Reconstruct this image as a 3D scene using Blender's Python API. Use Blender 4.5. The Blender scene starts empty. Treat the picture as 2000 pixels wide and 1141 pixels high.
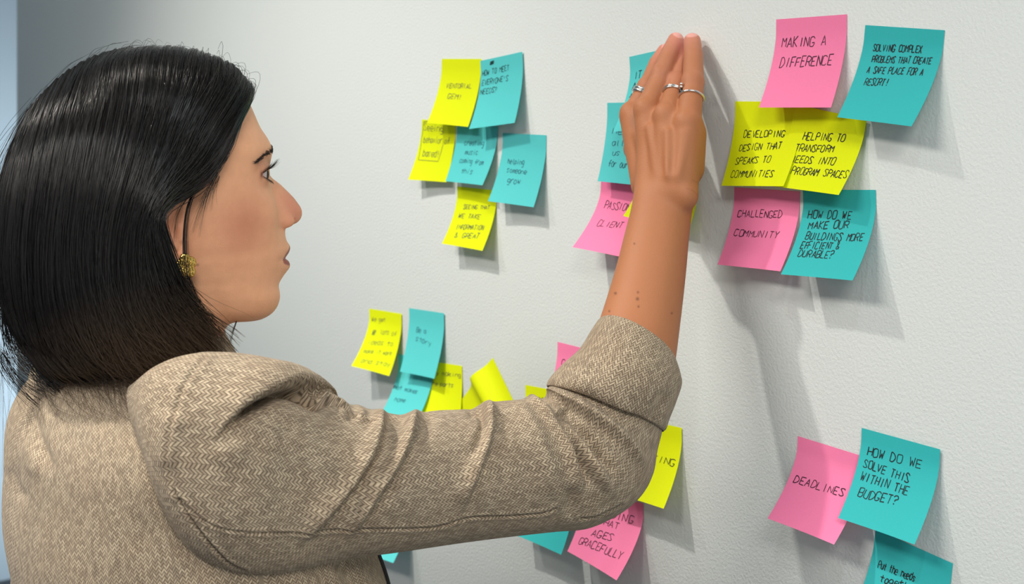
import bpy, math, random
import numpy as np
import openvdb as vdb

# ------------------------------------------------------------------ camera, world, lights
FPX, PHI, CAMD, HZ, EYE = 2700.0, math.radians(53.53), 0.8796, 250.0, 1.60
R = np.array([math.cos(PHI), math.sin(PHI), 0.0])
F = np.array([-math.sin(PHI), math.cos(PHI), 0.0])
U = np.array([0.0, 0.0, 1.0])
CAM = np.array([0.0, -CAMD, EYE])
scene = bpy.context.scene
col = scene.collection
cd = bpy.data.cameras.new('camera')
cam = bpy.data.objects.new('camera', cd)
col.objects.link(cam)
cam.location = CAM
cam.rotation_euler = (math.pi/2, 0, PHI)
cd.sensor_width = 36.0
cd.lens = FPX/2000*36.0
cd.shift_y = -(570.5-HZ)/2000
cd.clip_start = 0.02
cd.dof.use_dof = True
cd.dof.focus_distance = 1.12
cd.dof.aperture_fstop = 10.0
scene.camera = cam

vs = scene.view_settings
vs.view_transform = 'Standard'
vs.look = 'None'
vs.exposure = 0.05
vs.gamma = 1.0
vs.use_curve_mapping = False

w = bpy.data.worlds.new('world')
scene.world = w
w.use_nodes = True
w.node_tree.nodes['Background'].inputs[0].default_value = (0.70, 0.87, 1.0, 1)
w.node_tree.nodes['Background'].inputs[1].default_value = 0.25

def lamp(name, kind, loc, energy, color, **kw):
    l = bpy.data.lights.new(name, kind)
    o = bpy.data.objects.new(name, l)
    col.objects.link(o)
    o.location = loc
    l.energy = energy
    l.color = color
    rot = kw.pop('rot', None)
    if rot: o.rotation_euler = rot
    for k, v in kw.items(): setattr(l, k, v)
    return o
def aim(a, b):
    d = np.asarray(b, float)-np.asarray(a, float)
    return (math.acos(-d[2]/np.linalg.norm(d)), 0, math.atan2(d[1], d[0])-math.pi/2)
# a row of recessed ceiling downlights running parallel to the wall
for dx, dy, e, c in ((-1.58, -1.10, 160.0, (1.0, 0.94, 0.85)), (0.12, -1.18, 52.0, (0.84, 0.95, 1.0))):
    lamp('downlight', 'SPOT', (dx, dy, 3.06), e, c, spot_size=math.radians(103), spot_blend=0.85, shadow_soft_size=0.035)
# added fill spot, no known fixture, brightening the wall beyond her
lamp('wall_fill_spot', 'SPOT', (-2.45, -1.25, 3.06), 60.0, (1.0, 0.96, 0.88), rot=aim((-2.45, -1.25, 3.06), (-1.62, 0.0, 1.18)), spot_size=math.radians(44), spot_blend=1.0, shadow_soft_size=0.12)
# added soft fill: large unseen area lights at ceiling height behind the camera
lamp('ceiling_fill_light', 'AREA', (-1.1, -2.3, 3.06), 56.0, (1.0, 0.93, 0.84), shape='RECTANGLE', size=1.2, size_y=0.6)
lamp('ceiling_fill_light', 'AREA', (1.6, -1.7, 3.06), 92.0, (1.0, 0.95, 0.88), shape='RECTANGLE', size=1.2, size_y=0.6)

# added fill for her face and sleeve, behind the camera to the right
lamp('side_fill_light', 'AREA', (1.7, -2.7, 1.75), 7.0, (1.0, 0.97, 0.93), rot=aim((1.7, -2.7, 1.75), (-1.0, -0.4, 1.4)), shape='RECTANGLE', size=1.5, size_y=1.4)

# daylight in the passage beyond the end of the wall
lamp('passage_daylight', 'AREA', (-3.5, 1.0, 0.5), 34.0, (0.88, 0.96, 1.0), rot=aim((-3.5, 1.0, 0.5), (-5.0, 0.6, 0.9)), shape='RECTANGLE', size=1.0, size_y=0.8)

# ------------------------------------------------------------------ geometry helpers
def unit(v):
    v = np.asarray(v, float)
    return v/np.linalg.norm(v)
def ray(px, py): return F+R*((px-1000)/FPX)+U*((HZ-py)/FPX)
def PZ(px, py, z): return CAM+ray(px, py)*z
def WP(px, py, d=0.0):
    r = ray(px, py)
    return CAM+r*((CAMD-d)/r[1])
def proj(P):
    v = np.asarray(P, float)-CAM
    z = v@F
    return np.stack([1000+FPX*(v@R)/z, HZ-FPX*(v@U)/z], -1)

def smoothstep(a, b, x):
    t = np.clip((x-a)/(b-a), 0, 1)
    return t*t*(3-2*t)

def spline(P, n, closed=False):
    """Catmull-Rom through the rows of P, resampled to n points evenly by length"""
    P = np.asarray(P, float)
    Q = np.vstack([2*P[0]-P[1], P, 2*P[-1]-P[-2]])
    out = []
    for i in range(1, len(Q)-2):
        t = np.linspace(0, 1, 24, endpoint=False)[:, None]
        a, b, c, d = Q[i-1], Q[i], Q[i+1], Q[i+2]
        out.append(0.5*((2*b)+(c-a)*t+(2*a-5*b+4*c-d)*t**2+(3*b-a-3*c+d)*t**3))
    out.append(P[-1][None])
    C = np.vstack(out)
    if n is None: return C
    L = np.r_[0, np.cumsum(np.linalg.norm(np.diff(C, axis=0), axis=1))]
    s = np.linspace(0, L[-1], n)
    return np.stack([np.interp(s, L, C[:, k]) for k in range(C.shape[1])], -1)

def paramspline(P, n):
    """Catmull-Rom through rows, n points evenly in row parameter"""
    P = np.asarray(P, float)
    Q = np.vstack([2*P[0]-P[1], P, 2*P[-1]-P[-2]])
    s = np.linspace(0, len(P)-1-1e-9, n)
    i = s.astype(int)
    t = (s-i)[:, None]
    a, b, c, d = Q[i], Q[i+1], Q[i+2], Q[i+3]
    return 0.5*((2*b)+(c-a)*t+(2*a-5*b+4*c-d)*t**2+(3*b-a-3*c+d)*t**3)

def grid_faces(n, m, wrap=False):
    i, j = np.meshgrid(np.arange(n-1), np.arange(m if wrap else m-1), indexing='ij')
    j2 = (j+1) % m
    return np.stack([i*m+j, i*m+j2, (i+1)*m+j2, (i+1)*m+j], -1).reshape(-1, 4)

def mesh_obj(name, V, faces, mat, parent=None, org=None, uv=None, attrs=None, smooth=True, fmat=None):
    """faces: int array (n,3|4) or list of arrays; V in world space, org is the thing's base"""
    V = np.asarray(V, np.float32)
    if org is not None: V = V-np.asarray(org, np.float32)
    fl = faces if isinstance(faces, list) else [faces]
    fl = [np.asarray(f, np.int32) for f in fl if len(f)]
    me = bpy.data.meshes.new(name)
    me.vertices.add(len(V))
    me.vertices.foreach_set('co', V.ravel())
    loops = np.concatenate([f.ravel() for f in fl])
    sizes = np.concatenate([np.full(len(f), f.shape[1]) for f in fl])
    me.loops.add(len(loops))
    me.loops.foreach_set('vertex_index', loops)
    me.polygons.add(len(sizes))
    me.polygons.foreach_set('loop_start', np.r_[0, np.cumsum(sizes)[:-1]].astype(np.int32))
    me.polygons.foreach_set('loop_total', sizes.astype(np.int32))
    if fmat is not None: me.polygons.foreach_set('material_index', np.asarray(fmat, np.int32))
    me.update(calc_edges=True)
    if uv is not None:
        l = me.uv_layers.new(name='UVMap')
        l.data.foreach_set('uv', np.asarray(uv, np.float32)[loops].ravel())
    for k, a in (attrs or {}).items():
        a = np.asarray(a, np.float32)
        if a.ndim == 1:
            at = me.attributes.new(k, 'FLOAT', 'POINT')
            at.data.foreach_set('value', a)
        else:
            at = me.attributes.new(k, 'FLOAT_COLOR', 'POINT')
            at.data.foreach_set('color', np.c_[a, np.ones(len(a))].astype(np.float32).ravel())
    me.validate()
    if smooth: me.polygons.foreach_set('use_smooth', np.ones(len(me.polygons), bool))
    for m in (mat if isinstance(mat, (list, tuple)) else [mat]): me.materials.append(m)
    o = bpy.data.objects.new(name, me)
    col.objects.link(o)
    if parent is not None: o.parent = parent
    return o

def empty(name, loc, label, cat, group=None):
    o = bpy.data.objects.new(name, None)
    o.empty_display_size = 0.02
    col.objects.link(o)
    o.location = loc
    o['label'] = label
    o['category'] = cat
    if group: o['group'] = group
    return o

def tubes(paths, radii, sides=3, caps=True):
    """many polylines (n,k,3) with per point radii (n,k) as thin tubes in one vertex array"""
    P = np.asarray(paths, float)
    n, k, _ = P.shape
    T = np.gradient(P, axis=1)
    T /= np.linalg.norm(T, axis=2, keepdims=True)+1e-12
    ref = np.where(np.abs(T[..., 2:3]) > 0.9, np.array([1.0, 0, 0]), np.array([0, 0, 1.0]))
    A = np.cross(T, ref)
    A /= np.linalg.norm(A, axis=2, keepdims=True)+1e-12
    B = np.cross(T, A)
    ang = np.arange(sides)*2*math.pi/sides
    V = P[:, :, None]+np.asarray(radii)[:, :, None, None]*(A[:, :, None]*np.cos(ang)[None, None, :, None]+B[:, :, None]*np.sin(ang)[None, None, :, None])
    f = grid_faces(k, sides, True)
    fs = (f[None]+(np.arange(n)*k*sides)[:, None, None]).reshape(-1, 4)
    return V.reshape(-1, 3), fs

# ------------------------------------------------------------------ material helpers
def new_mat(name):
    m = bpy.data.materials.new(name)
    m.use_nodes = True
    nt = m.node_tree
    return m, nt, nt.nodes['Principled BSDF']
def N(nt, t, **kw):
    n = nt.nodes.new(t)
    for k, v in kw.items():
        if k in n.inputs.keys() if isinstance(k, str) else False: n.inputs[k].default_value = v
        else: setattr(n, k, v)
    return n
def lin(c):
    c = np.asarray(c, float)/255
    return tuple(np.where(c <= 0.04045, c/12.92, ((c+0.055)/1.055)**2.4))
def rgba(c): return (*lin(c), 1)
def simple(name, c, rough=0.5, metal=0.0):
    m, nt, b = new_mat(name)
    b.inputs['Base Color'].default_value = rgba(c)
    b.inputs['Roughness'].default_value = rough
    b.inputs['Metallic'].default_value = metal
    return m
def math_node(nt, op, a, b=None, c=None):
    n = nt.nodes.new('ShaderNodeMath')
    n.operation = op
    for i, v in enumerate((a, b, c)):
        if v is None: continue
        if isinstance(v, (int, float)): n.inputs[i].default_value = v
        else: nt.links.new(v, n.inputs[i])
    return n.outputs[0]
def mix_col(nt, fac, a, b, mode='MIX'):
    n = nt.nodes.new('ShaderNodeMix')
    n.data_type = 'RGBA'
    n.blend_type = mode
    for s, v in ((0, fac), (6, a), (7, b)):
        if isinstance(v, (int, float)): n.inputs[s].default_value = v
        elif isinstance(v, tuple): n.inputs[s].default_value = v
        else: nt.links.new(v, n.inputs[s])
    return n.outputs[2]
def noise(nt, vec, scale, detail=2.0, rough=0.5):
    n = nt.nodes.new('ShaderNodeTexNoise')
    n.inputs['Scale'].default_value = scale
    n.inputs['Detail'].default_value = detail
    n.inputs['Roughness'].default_value = rough
    if vec is not None: nt.links.new(vec, n.inputs['Vector'])
    return n.outputs[0]
def bump(nt, b, h, strength, dist):
    n = nt.nodes.new('ShaderNodeBump')
    n.inputs['Strength'].default_value = strength
    n.inputs['Distance'].default_value = dist
    nt.links.new(h, n.inputs['Height'])
    nt.links.new(n.outputs[0], b.inputs['Normal'])

def painted_wall(name, c, strength=0.35):
    m, nt, b = new_mat(name)
    tc = nt.nodes.new('ShaderNodeTexCoord')
    n1 = noise(nt, tc.outputs['Object'], 380.0, 3.0, 0.6)
    n2 = noise(nt, tc.outputs['Object'], 3.0, 2.0)
    b.inputs['Base Color'].default_value = rgba(c)
    nt.links.new(mix_col(nt, n2, rgba(c), rgba([x*0.985 for x in c])), b.inputs['Base Color'])
    b.inputs['Roughness'].default_value = 0.75
    b.inputs['Specular IOR Level'].default_value = 0.25
    bump(nt, b, n1, strength, 0.0012)
    return m
M = {}
M['wall'] = painted_wall('wall_paint', (225, 231, 230), 0.42)
M['far_wall'] = painted_wall('pale_blue_wall_paint', (190, 207, 219), 0.1)
M['ceiling'] = painted_wall('ceiling_paint', (238, 238, 236), 0.1)
def carpet():
    m, nt, b = new_mat('grey_carpet')
    tc = nt.nodes.new('ShaderNodeTexCoord')
    n = noise(nt, tc.outputs['Object'], 180.0, 3.0)
    nt.links.new(mix_col(nt, n, rgba((92, 94, 98)), rgba((130, 131, 134))), b.inputs['Base Color'])
    b.inputs['Roughness'].default_value = 0.95
    bump(nt, b, n, 0.5, 0.004)
    return m
M['carpet'] = carpet()

# ------------------------------------------------------------------ the room
def slab(name, lo, hi, mat):
    x0, y0, z0 = lo
    x1, y1, z1 = hi
    V = [(x0, y0, z0), (x1, y0, z0), (x1, y1, z0), (x0, y1, z0), (x0, y0, z1), (x1, y0, z1), (x1, y1, z1), (x0, y1, z1)]
    Fs = np.array([(0, 3, 2, 1), (4, 5, 6, 7), (0, 1, 5, 4), (1, 2, 6, 5), (2, 3, 7, 6), (3, 0, 4, 7)])
    o = mesh_obj(name, V, Fs, mat, smooth=False)
    o['kind'] = 'structure'
    return o
wx = WP(33, 100)[0]
slab('wall_front', (wx, 0, 0), (2.4, 0.14, 3.1), M['wall'])
slab('wall_left', (-5.12, -4.5, 0), (-5.0, 2.6, 3.1), M['far_wall'])
slab('floor', (-5.5, -4.5, -0.1), (2.4, 2.6, 0), M['carpet'])
slab('ceiling', (-5.5, -4.5, 3.1), (2.4, 2.6, 3.2), M['ceiling'])

# ------------------------------------------------------------------ sticky notes
def paper(name, c):
    m, nt, b = new_mat(name)
    tc = nt.nodes.new('ShaderNodeTexCoord')
    n = noise(nt, tc.outputs['Object'], 700.0, 2.0)
    nt.links.new(mix_col(nt, n, rgba(c), rgba([x*0.965 for x in c])), b.inputs['Base Color'])
    b.inputs['Roughness'].default_value = 0.7
    b.inputs['Specular IOR Level'].default_value = 0.2
    tr = nt.nodes.new('ShaderNodeBsdfTranslucent')
    tr.inputs['Color'].default_value = rgba(c)
    mx = nt.nodes.new('ShaderNodeMixShader')
    mx.inputs[0].default_value = 0.14
    nt.links.new(b.outputs[0], mx.inputs[1])
    nt.links.new(tr.outputs[0], mx.inputs[2])
    nt.links.new(mx.outputs[0], nt.nodes['Material Output'].inputs['Surface'])
    bump(nt, b, n, 0.15, 0.0004)
    return m
PAPER = {'yellow': paper('yellow_note_paper', (228, 240, 8)), 'pink': paper('pink_note_paper', (255, 138, 184)),
         'blue': paper('blue_note_paper', (92, 208, 210)), 'teal': paper('teal_note_paper', (58, 190, 192))}
INK = {'dark': simple('black_pen_ink', (12, 12, 24), 0.7), 'faint': simple('fine_pen_ink', (70, 84, 70), 0.6),
       'bluefaint': simple('blue_fine_pen_ink', (34, 92, 110), 0.6), 'plum': simple('plum_pen_ink', (66, 16, 48), 0.7)}

# single-stroke hand lettering: x 0-4, y 0 (baseline) - 6
GL = {
'A': '0026 40|1232'.replace(' ', ''), 'B': '00 06|06 36 45 44 33 03|33 42 41 30 00', 'C': '45 36 16 05 01 10 30 41', 'D': '00 06|06 26 44 42 20 00',
'E': '46 06 00 40|03 33', 'F': '46 06 00|03 33', 'G': '45 36 16 05 01 10 30 42 22', 'H': '06 00|46 40|03 43', 'I': '26 20', 'J': '46 41 30 10 01',
'K': '06 00|46 03 40', 'L': '06 00 40', 'M': '00 06 23 46 40', 'N': '00 06 40 46', 'O': '16 05 01 10 30 41 45 36 16', 'P': '00 06 36 45 44 33 03',
'Q': '16 05 01 10 30 41 45 36 16|22 40', 'R': '00 06 36 45 44 33 03|23 40', 'S': '45 36 16 05 14 32 41 30 10 01', 'T': '06 46|26 20', 'U': '06 01 10 30 41 46',
'V': '06 20 46', 'W': '06 10 24 30 46', 'X': '06 40|46 00', 'Y': '06 23 46|23 20', 'Z': '06 46 00 40', '?': '05 16 36 45 44 23 22|20 21', '!': '26 22|20 21',
'&': '40 05 16 25 01 10 30 42', "'": '26 24', '-': '13 33',
'a': '44 14 02 10 30 43|44 40', 'b': '06 00|03 24 42 30 00', 'c': '43 34 14 02 10 30 41', 'd': '46 40|44 14 02 10 30 41', 'e': '02 42 43 34 14 02 10 40',
'f': '46 36 25 20|03 43', 'g': '44 14 02 11 41|44 4< 1<', 'h': '06 00|03 24 43 40', 'i': '24 20|26 25', 'k': '06 00|44 02 40', 'l': '26 21 30', 'm': '00 04|03 14 23 20|23 34 43 40',
'n': '00 04|03 24 43 40', 'o': '14 02 10 30 42 34 14', 'p': '04 0<|03 24 42 30 01', 'r': '00 04|02 24 44', 's': '43 34 14 03 31 20 00', 't': '26 21 30|04 44', 'u': '04 01 10 30 44|44 40',
'v': '04 20 44', 'w': '04 10 23 30 44', 'y': '04 21|44 2<', '#': '00 06 46 40 00 46|06 40|03 43|20 26|12 34'}
def glyph(ch):
    out = []
    for st in GL[ch].split('|'):
        s = st.replace(' ', '')
        pts = []
        for i in range(0, len(s), 2):
            y = s[i+1]
            pts.append((int(s[i]), -2 if y == '<' else int(y)))
        out.append(np.array(pts, float))
    return out

class Note:
    pass
note_count = 0
rng = np.random.default_rng(7)
def note(colour, TL, TR, BR, BL, label, lines=(), off=0.0004, ink='dark', pw=0.00085, p=1.6, t0=0.16, ridge=0.0, group='sticky notes on the wall'):
    a, b = WP(*TL, off), WP(*TR, off)
    e = unit(b-a)
    dn = np.array([e[2], 0, -e[0]])
    ends = []
    for T, q in ((a, BL), (b, BR)):
        r = ray(*q)
        t = ((T-CAM)@e)/(r@e)
        P = CAM+r*t
        v = P-T
        ends.append((v@dn, max(-v[1], 0.002)))
    (dl, ll), (dr, lr) = ends
    def surf(s, t):
        s = np.asarray(s, float)[..., None]
        t = np.asarray(t, float)[..., None]
        tt = np.clip((t-t0)/(1-t0), 0, 1)**p
        drop = (dl*(1-s)+dr*s)*t
        lift = (ll*(1-s)+lr*s)*tt+ridge*np.exp(-((t-0.3)/0.13)**2)
        lift = lift-0.0010*np.sin(math.pi*s)*tt
        P = a*(1-s)+b*s+dn*drop
        return P+np.array([0, -1.0, 0])*lift
    n, m = 22, 14
    ss, ts = np.meshgrid(np.linspace(0, 1, m), np.linspace(0, 1, n))
    G = surf(ss, ts)
    V = G.reshape(-1, 3)
    back = V+np.array([0, 0.00018, 0])
    f = grid_faces(n, m)
    k = n*m
    edge = np.r_[np.arange(m), np.arange(1, n)*m+m-1, (n-1)*m+np.arange(m-2, -1, -1), np.arange(n-2, 0, -1)*m]
    q = np.arange(len(edge))
    rim = np.stack([q, np.roll(q, -1), np.roll(q, -1)+len(edge), q+len(edge)], -1)+2*k      # own vertices: crisp paper edges
    root = empty('sticky_note', (a+b)/2, label, 'sticky note', group)
    org = np.array(root.location)
    mesh_obj('paper', np.vstack([V, back, V[edge], back[edge]]), np.vstack([f[:, ::-1], f+k, rim]), PAPER[colour], root, org)
    if not lines: return root
    # lettering: pixel baselines are looked up on the note's own surface
    hs, ht = np.meshgrid(np.linspace(-0.3, 1.3, 161), np.linspace(0, 1, 101))
    HP = proj(surf(hs, ht))
    def st(px, py):
        i = np.argmin((HP[..., 0]-px)**2+(HP[..., 1]-py)**2)
        return hs.flat[i], ht.flat[i]
    hpx = np.linalg.norm(HP[60, 80]-HP[40, 80])/0.2
    VV, FF = [], []
    nv = 0
    for ln in lines:
        if ln[0] == 'box':                # a hand-drawn line through pixel points
            pts = [st(*p) for p in ln[1:]]
            g = np.concatenate([np.linspace(pts[i], pts[i+1], 14) for i in range(len(pts)-1)])
            C = surf(g[:, 0], g[:, 1])+np.array([0, -0.0003, 0])
            tg = np.gradient(C, axis=0)
            tg /= np.linalg.norm(tg, axis=1, keepdims=True)+1e-9
            sd = np.cross(np.array([0, -1.0, 0]), tg)*pw*0.5
            VV.append(np.stack([C-sd, C+sd], 1).reshape(-1, 3))
            FF.append(grid_faces(len(C), 2)+nv)
            nv += 2*len(C)
            continue
        txt, x0, y0, x1, y1, h = ln
        s0, t0_ = st(x0, y0)
        s1, t1_ = st(x1, y1)
        nc = len(txt)
        adv = (s1-s0)/max(nc, 1)
        hh = h/hpx
        for i, ch in enumerate(txt):
            if ch == ' ': continue
            js, jt, jr = rng.normal(0, 0.05), rng.normal(0, 0.025), rng.normal(0, 0.05)
            for stv in glyph(ch):
                g = stv.copy()
                g = g+rng.normal(0, 0.16, g.shape)
                if len(g) > 2 and ch not in 'AEFHIKLMNTVWXYZ#':
                    g = spline(g, 4*len(g))
                else:
                    g = np.concatenate([np.linspace(g[q], g[q+1], 5, endpoint=False) for q in range(len(g)-1)]+[g[-1:]])
                gx = g[:, 0]/4*0.74+0.12*g[:, 1]/6+js
                gy = g[:, 1]/6
                fr = (i+gx)/nc
                S = s0+(s1-s0)*fr
                Tt = t0_+(t1_-t0_)*fr-hh*(gy*(1+jr))-jt*hh
                S = np.clip(S, 0.01, 0.99)
                Tt = np.clip(Tt, 0.0, 0.995)
                C = surf(S, Tt)
                du = surf(np.clip(S+0.01, 0, 1), Tt)-surf(np.clip(S-0.01, 0, 1), Tt)
                dv = surf(S, np.clip(Tt+0.01, 0, 1))-surf(S, np.clip(Tt-0.01, 0, 1))
                nn = np.cross(du, dv)
                nn /= np.linalg.norm(nn, axis=1, keepdims=True)+1e-12
                nn = np.where((nn[:, 1:2] > 0), -nn, nn)
                tg = np.gradient(C, axis=0)
                tg /= np.linalg.norm(tg, axis=1, keepdims=True)+1e-9
                sd = np.cross(nn, tg)
                wd = pw*(0.8+0.4*rng.random())*0.5
                L = np.stack([C+nn*0.0003-sd*wd, C+nn*0.0003+sd*wd], 1).reshape(-1, 3)
                q = len(C)
                VV.append(L)
                FF.append(grid_faces(q, 2)+nv)
                nv += 2*q
    if VV:
        o = mesh_obj('handwriting', np.vstack(VV), np.vstack(FF), INK[ink], root, org, smooth=False)
    return root

G1 = 'sticky notes in the upper left cluster'
note('yellow', (824,233), (890,240), (872,356), (797,351), 'yellow sticky note at the left of the middle row, a drawn box around its words',
     [('Seeing',828,254,866,258,13), ('behavior of',827,278,878,281,12), ('based!',825,305,858,307,12), ('box', (828,238), (824,270), (817,312), (856,316), (866,282)), ('box', (828,238), (845,236), (864,240))], 0.0004, 'faint', 0.0006, group=G1)
note('blue', (893,240), (972,247), (942,362), (870,354), 'blue sticky note in the middle row reading creating music coming from this',
     [('creating',907,284,946,285,11), ('music',908,301,934,303,10), ('coming from',897,318,944,323,10), ('this',900,338,922,340,10)], 0.0008, 'bluefaint', 0.0006, group=G1)
note('yellow', (893,364), (970,372), (942,490), (863,476), 'yellow sticky note hanging lowest in the upper left cluster',
     [('SEEING THAT',905,408,957,409,8), ('WE TAKE',895,426,938,428,9), ('INFORMATION',890,447,945,450,9), ('& GREAT',887,464,936,466,9)], 0.0004, 'faint', 0.0006, group=G1)
note('blue', (982,260), (1067,264), (1042,405), (953,393), 'blue sticky note reading helping someone grow, right end of the cluster',
     [('helping',992,319,1024,323,11), ('someone',990,336,1029,341,10), ('grow',990,357,1016,360,11)], 0.0006, 'bluefaint', 0.0006, group=G1)
note('yellow', (863,115), (940,115), (914,248), (834,240), 'yellow sticky note at the top left of the upper left cluster',
     [('VENTORIAL',872,172,921,173,9), ('GEM!',873,193,902,194,9)], 0.0014, 'faint', 0.0006, group=G1)
note('blue', (938,119), (1020,101), (1005,240), (916,252), 'blue sticky note with an ink blot above the words How to meet everyone\'s needs',
     [('#',957,127,966,124,5), ('HOW TO MEET',942,149,996,136,10), ("EVERYONE'S",941,167,993,158,10), ('NEEDS?',938,185,972,180,10)], 0.0018, 'dark', 0.0006, group=G1)
G2 = 'sticky notes in the lower left cluster'
note('blue', (778,692), (847,702), (815,822), (742,812), 'blue sticky note half hidden under the two notes above it in the lower left cluster',
     [('what makes',764,758,816,770,8), ('home',770,783,792,787,8)], 0.0004, 'bluefaint', 0.0006, group=G2)
note('yellow', (838,705), (902,715), (896,838), (810,826), 'yellow sticky note right of the half hidden blue note, just above the sleeve',
     [('by making',846,732,901,737,8), ('the parts',840,752,886,757,8)], 0.0008, 'faint', 0.0006, group=G2)
note('yellow', (721,603), (784,613), (760,735), (686,715), 'yellow sticky note farthest left on the wall, filled with lines of faint writing',
     [('We get',726,628,754,629,9), ('#',727,654,734,654,9), ('lots of',742,652,774,657,9), ('ideas to',718,672,768,676,9), ('make it work',710,690,766,695,8), ('and stay',704,708,762,716,8)], 0.0012, 'faint', 0.0005, group=G2)
note('blue', (799,602), (867,612), (848,740), (781,726), 'blue sticky note with two short words at the top of the lower left cluster',
     [('Be a',813,649,833,652,10), ('story',812,665,842,677,10)], 0.0016, 'bluefaint', 0.0006, group=G2)
note('yellow', (962,699), (1004,786), (955,880), (905,806), 'crooked yellow sticky note curling off the wall above the sleeve',
     [], 0.0006, ridge=0.012, t0=0.4)
note('yellow', (1026,752), (1112,768), (1085,885), (1000,870), 'yellow sticky note with only its top edge showing above the sleeve', [('we need',1034,780,1075,786,10)], 0.0004, 'faint', 0.0006)
note('pink', (1089,668), (1185,692), (1155,815), (1066,790), 'pink sticky note peeking out behind the left edge of the rolled cuff', [('Client',1097,712,1140,722,11)], 0.0006, 'plum', 0.0007)
G3 = 'sticky notes behind the raised hand'
note('yellow', (1247,342), (1364,352), (1342,458), (1217,422), 'yellow sticky note hidden behind the wrist, a corner showing on either side', [], 0.0006, group=G3)
note('pink', (1174,352), (1268,366), (1209,501), (1118,483), 'pink sticky note reading Passion client beside the wrist',
     [('PASSION',1180,408,1229,413,15), ('CLIENT',1165,442,1215,446,12)], 0.0004, 'plum', 0.00062, group=G3)
note('blue', (1186,201), (1290,199), (1262,364), (1167,354), 'blue sticky note partly covered by the back of the hand, writing down its left side',
     [('help',1196,262,1240,262,12), ('all of',1195,284,1245,286,12), ('us to',1196,303,1236,304,11), ('for our',1188,325,1226,329,13)], 0.0008, 'bluefaint', 0.00062, group=G3)
note('blue', (1229,111), (1342,86), (1334,236), (1197,258), 'blue sticky note the fingers press to the wall, reading It makes a home',
     [('IT MAKES',1238,156,1302,142,15), ('A HOME',1235,177,1287,165,14), ('for all',1228,196,1276,187,12)], 0.0014, 'dark', 0.00068, group=G3)
G4 = 'sticky notes in the upper right cluster'
note('pink', (1434,366), (1562,374), (1524,530), (1401,517), 'pink sticky note reading Challenged community',
     [('CHALLENGED',1441,424,1528,426,14), ('COMMUNITY',1433,461,1521,466,13)], 0.0004, 'plum', 0.00068, group=G4)
note('teal', (1568,371), (1710,371), (1665,548), (1525,536), 'teal sticky note asking How do we make our buildings more efficient and durable',
     [('HOW DO WE',1578,427,1665,428,16), ('MAKE OUR',1578,448,1659,446,15), ('BUILDINGS MORE',1573,467,1687,471,14), ('EFFICIENT &',1563,486,1640,487,14), ('DURABLE?',1558,502,1627,506,14)], 0.0006, 'dark', 0.00072, group=G4)
note('yellow', (1436,198), (1568,199), (1530,364), (1409,363), 'yellow sticky note reading Developing design that speaks to communities',
     [('DEVELOPING',1452,269,1533,267,13), ('DESIGN THAT',1444,295,1527,291,13), ('SPEAKS TO',1436,322,1504,317,13), ('COMMUNITIES',1427,347,1510,345,13)], 0.0008, 'dark', 0.00068, group=G4)
note('yellow', (1552,203), (1692,234), (1638,381), (1503,363), 'yellow sticky note reading Helping to transform needs into program spaces',
     [('HELPING TO',1567,273,1651,277,15), ('TRANSFORM',1552,296,1629,298,14), ('NEEDS INTO',1543,318,1631,322,14), ('PROGRAM SPACES',1545,340,1654,349,14)], 0.0026, 'dark', 0.00068, group=G4)
note('pink', (1516,38), (1654,28), (1623,210), (1482,210), 'pink sticky note reading Making a difference',
     [('MAKING A',1527,92,1616,88,20), ('DIFFERENCE',1523,132,1626,127,20)], 0.0006, 'plum', 0.00072, group=G4)
note('teal', (1690,49), (1845,59), (1780,247), (1635,229), 'teal sticky note reading Solving complex problems, at the top right of the wall',
     [('SOLVING COMPLEX',1705,99,1800,103,14), ('PROBLEMS THAT CREATE',1702,122,1820,125,13), ('A SAFE PLACE FOR A',1693,143,1803,148,13), ('RESORT!',1687,167,1734,168,14)], 0.0006, 'dark', 0.00068, group=G4)
G5 = 'sticky notes in the lower right cluster'
note('pink', (1558,852), (1690,893), (1629,1064), (1499,1013), 'pink sticky note reading Deadlines',
     [('DEADLINES',1550,942,1648,972,15)], 0.0004, 'plum', 0.00072, group=G5)
note('teal', (1710,1034), (1861,1101), (1812,1292), (1652,1226), 'teal sticky note cut off by the bottom edge, below the budget note',
     [('Put the needs',1715,1109,1788,1136,15), ('together',1717,1136,1795,1158,14)], 0.0004, 'dark', 0.00072, group=G5)
note('teal', (1683,836), (1836,878), (1786,1064), (1637,1012), 'teal sticky note asking How do we solve this within the budget',
     [('HOW DO WE',1692,889,1800,916,18), ('SOLVE THIS',1686,913,1776,943,16), ('WITHIN THE',1680,938,1774,968,17), ('BUDGET?',1675,969,1752,989,17)], 0.0022, 'dark', 0.00072, group=G5)
G6 = 'sticky notes behind the elbow'
note('pink', (1140,950), (1256,984), (1204,1134), (1108,1077), 'pink sticky note below the elbow, its last word Gracefully',
     [('BUILDING',1150,1000,1238,1023,14), ('THAT',1170,1022,1208,1036,13), ('AGES',1155,1047,1197,1058,13), ('GRACEFULLY',1130,1061,1213,1095,14)], 0.0006, 'plum', 0.00072, group=G6)
note('yellow', (1212,810), (1331,836), (1296,994), (1180,958), 'yellow sticky note sticking out to the right of the elbow',
     [('WORKING',1238,893,1320,912,13)], 0.0012, 'dark', 0.00068, group=G6)
note('teal', (1030,912), (1124,932), (1096,1084), (1003,1044), 'teal sticky note with its bottom corner showing under the forearm sleeve', [], 0.0004, group=G6)
note('blue', (726,960), (800,975), (768,1100), (692,1076), 'pale blue sticky note corner showing below the sleeve by the jacket front', [], 0.0004, group=G6)

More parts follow.
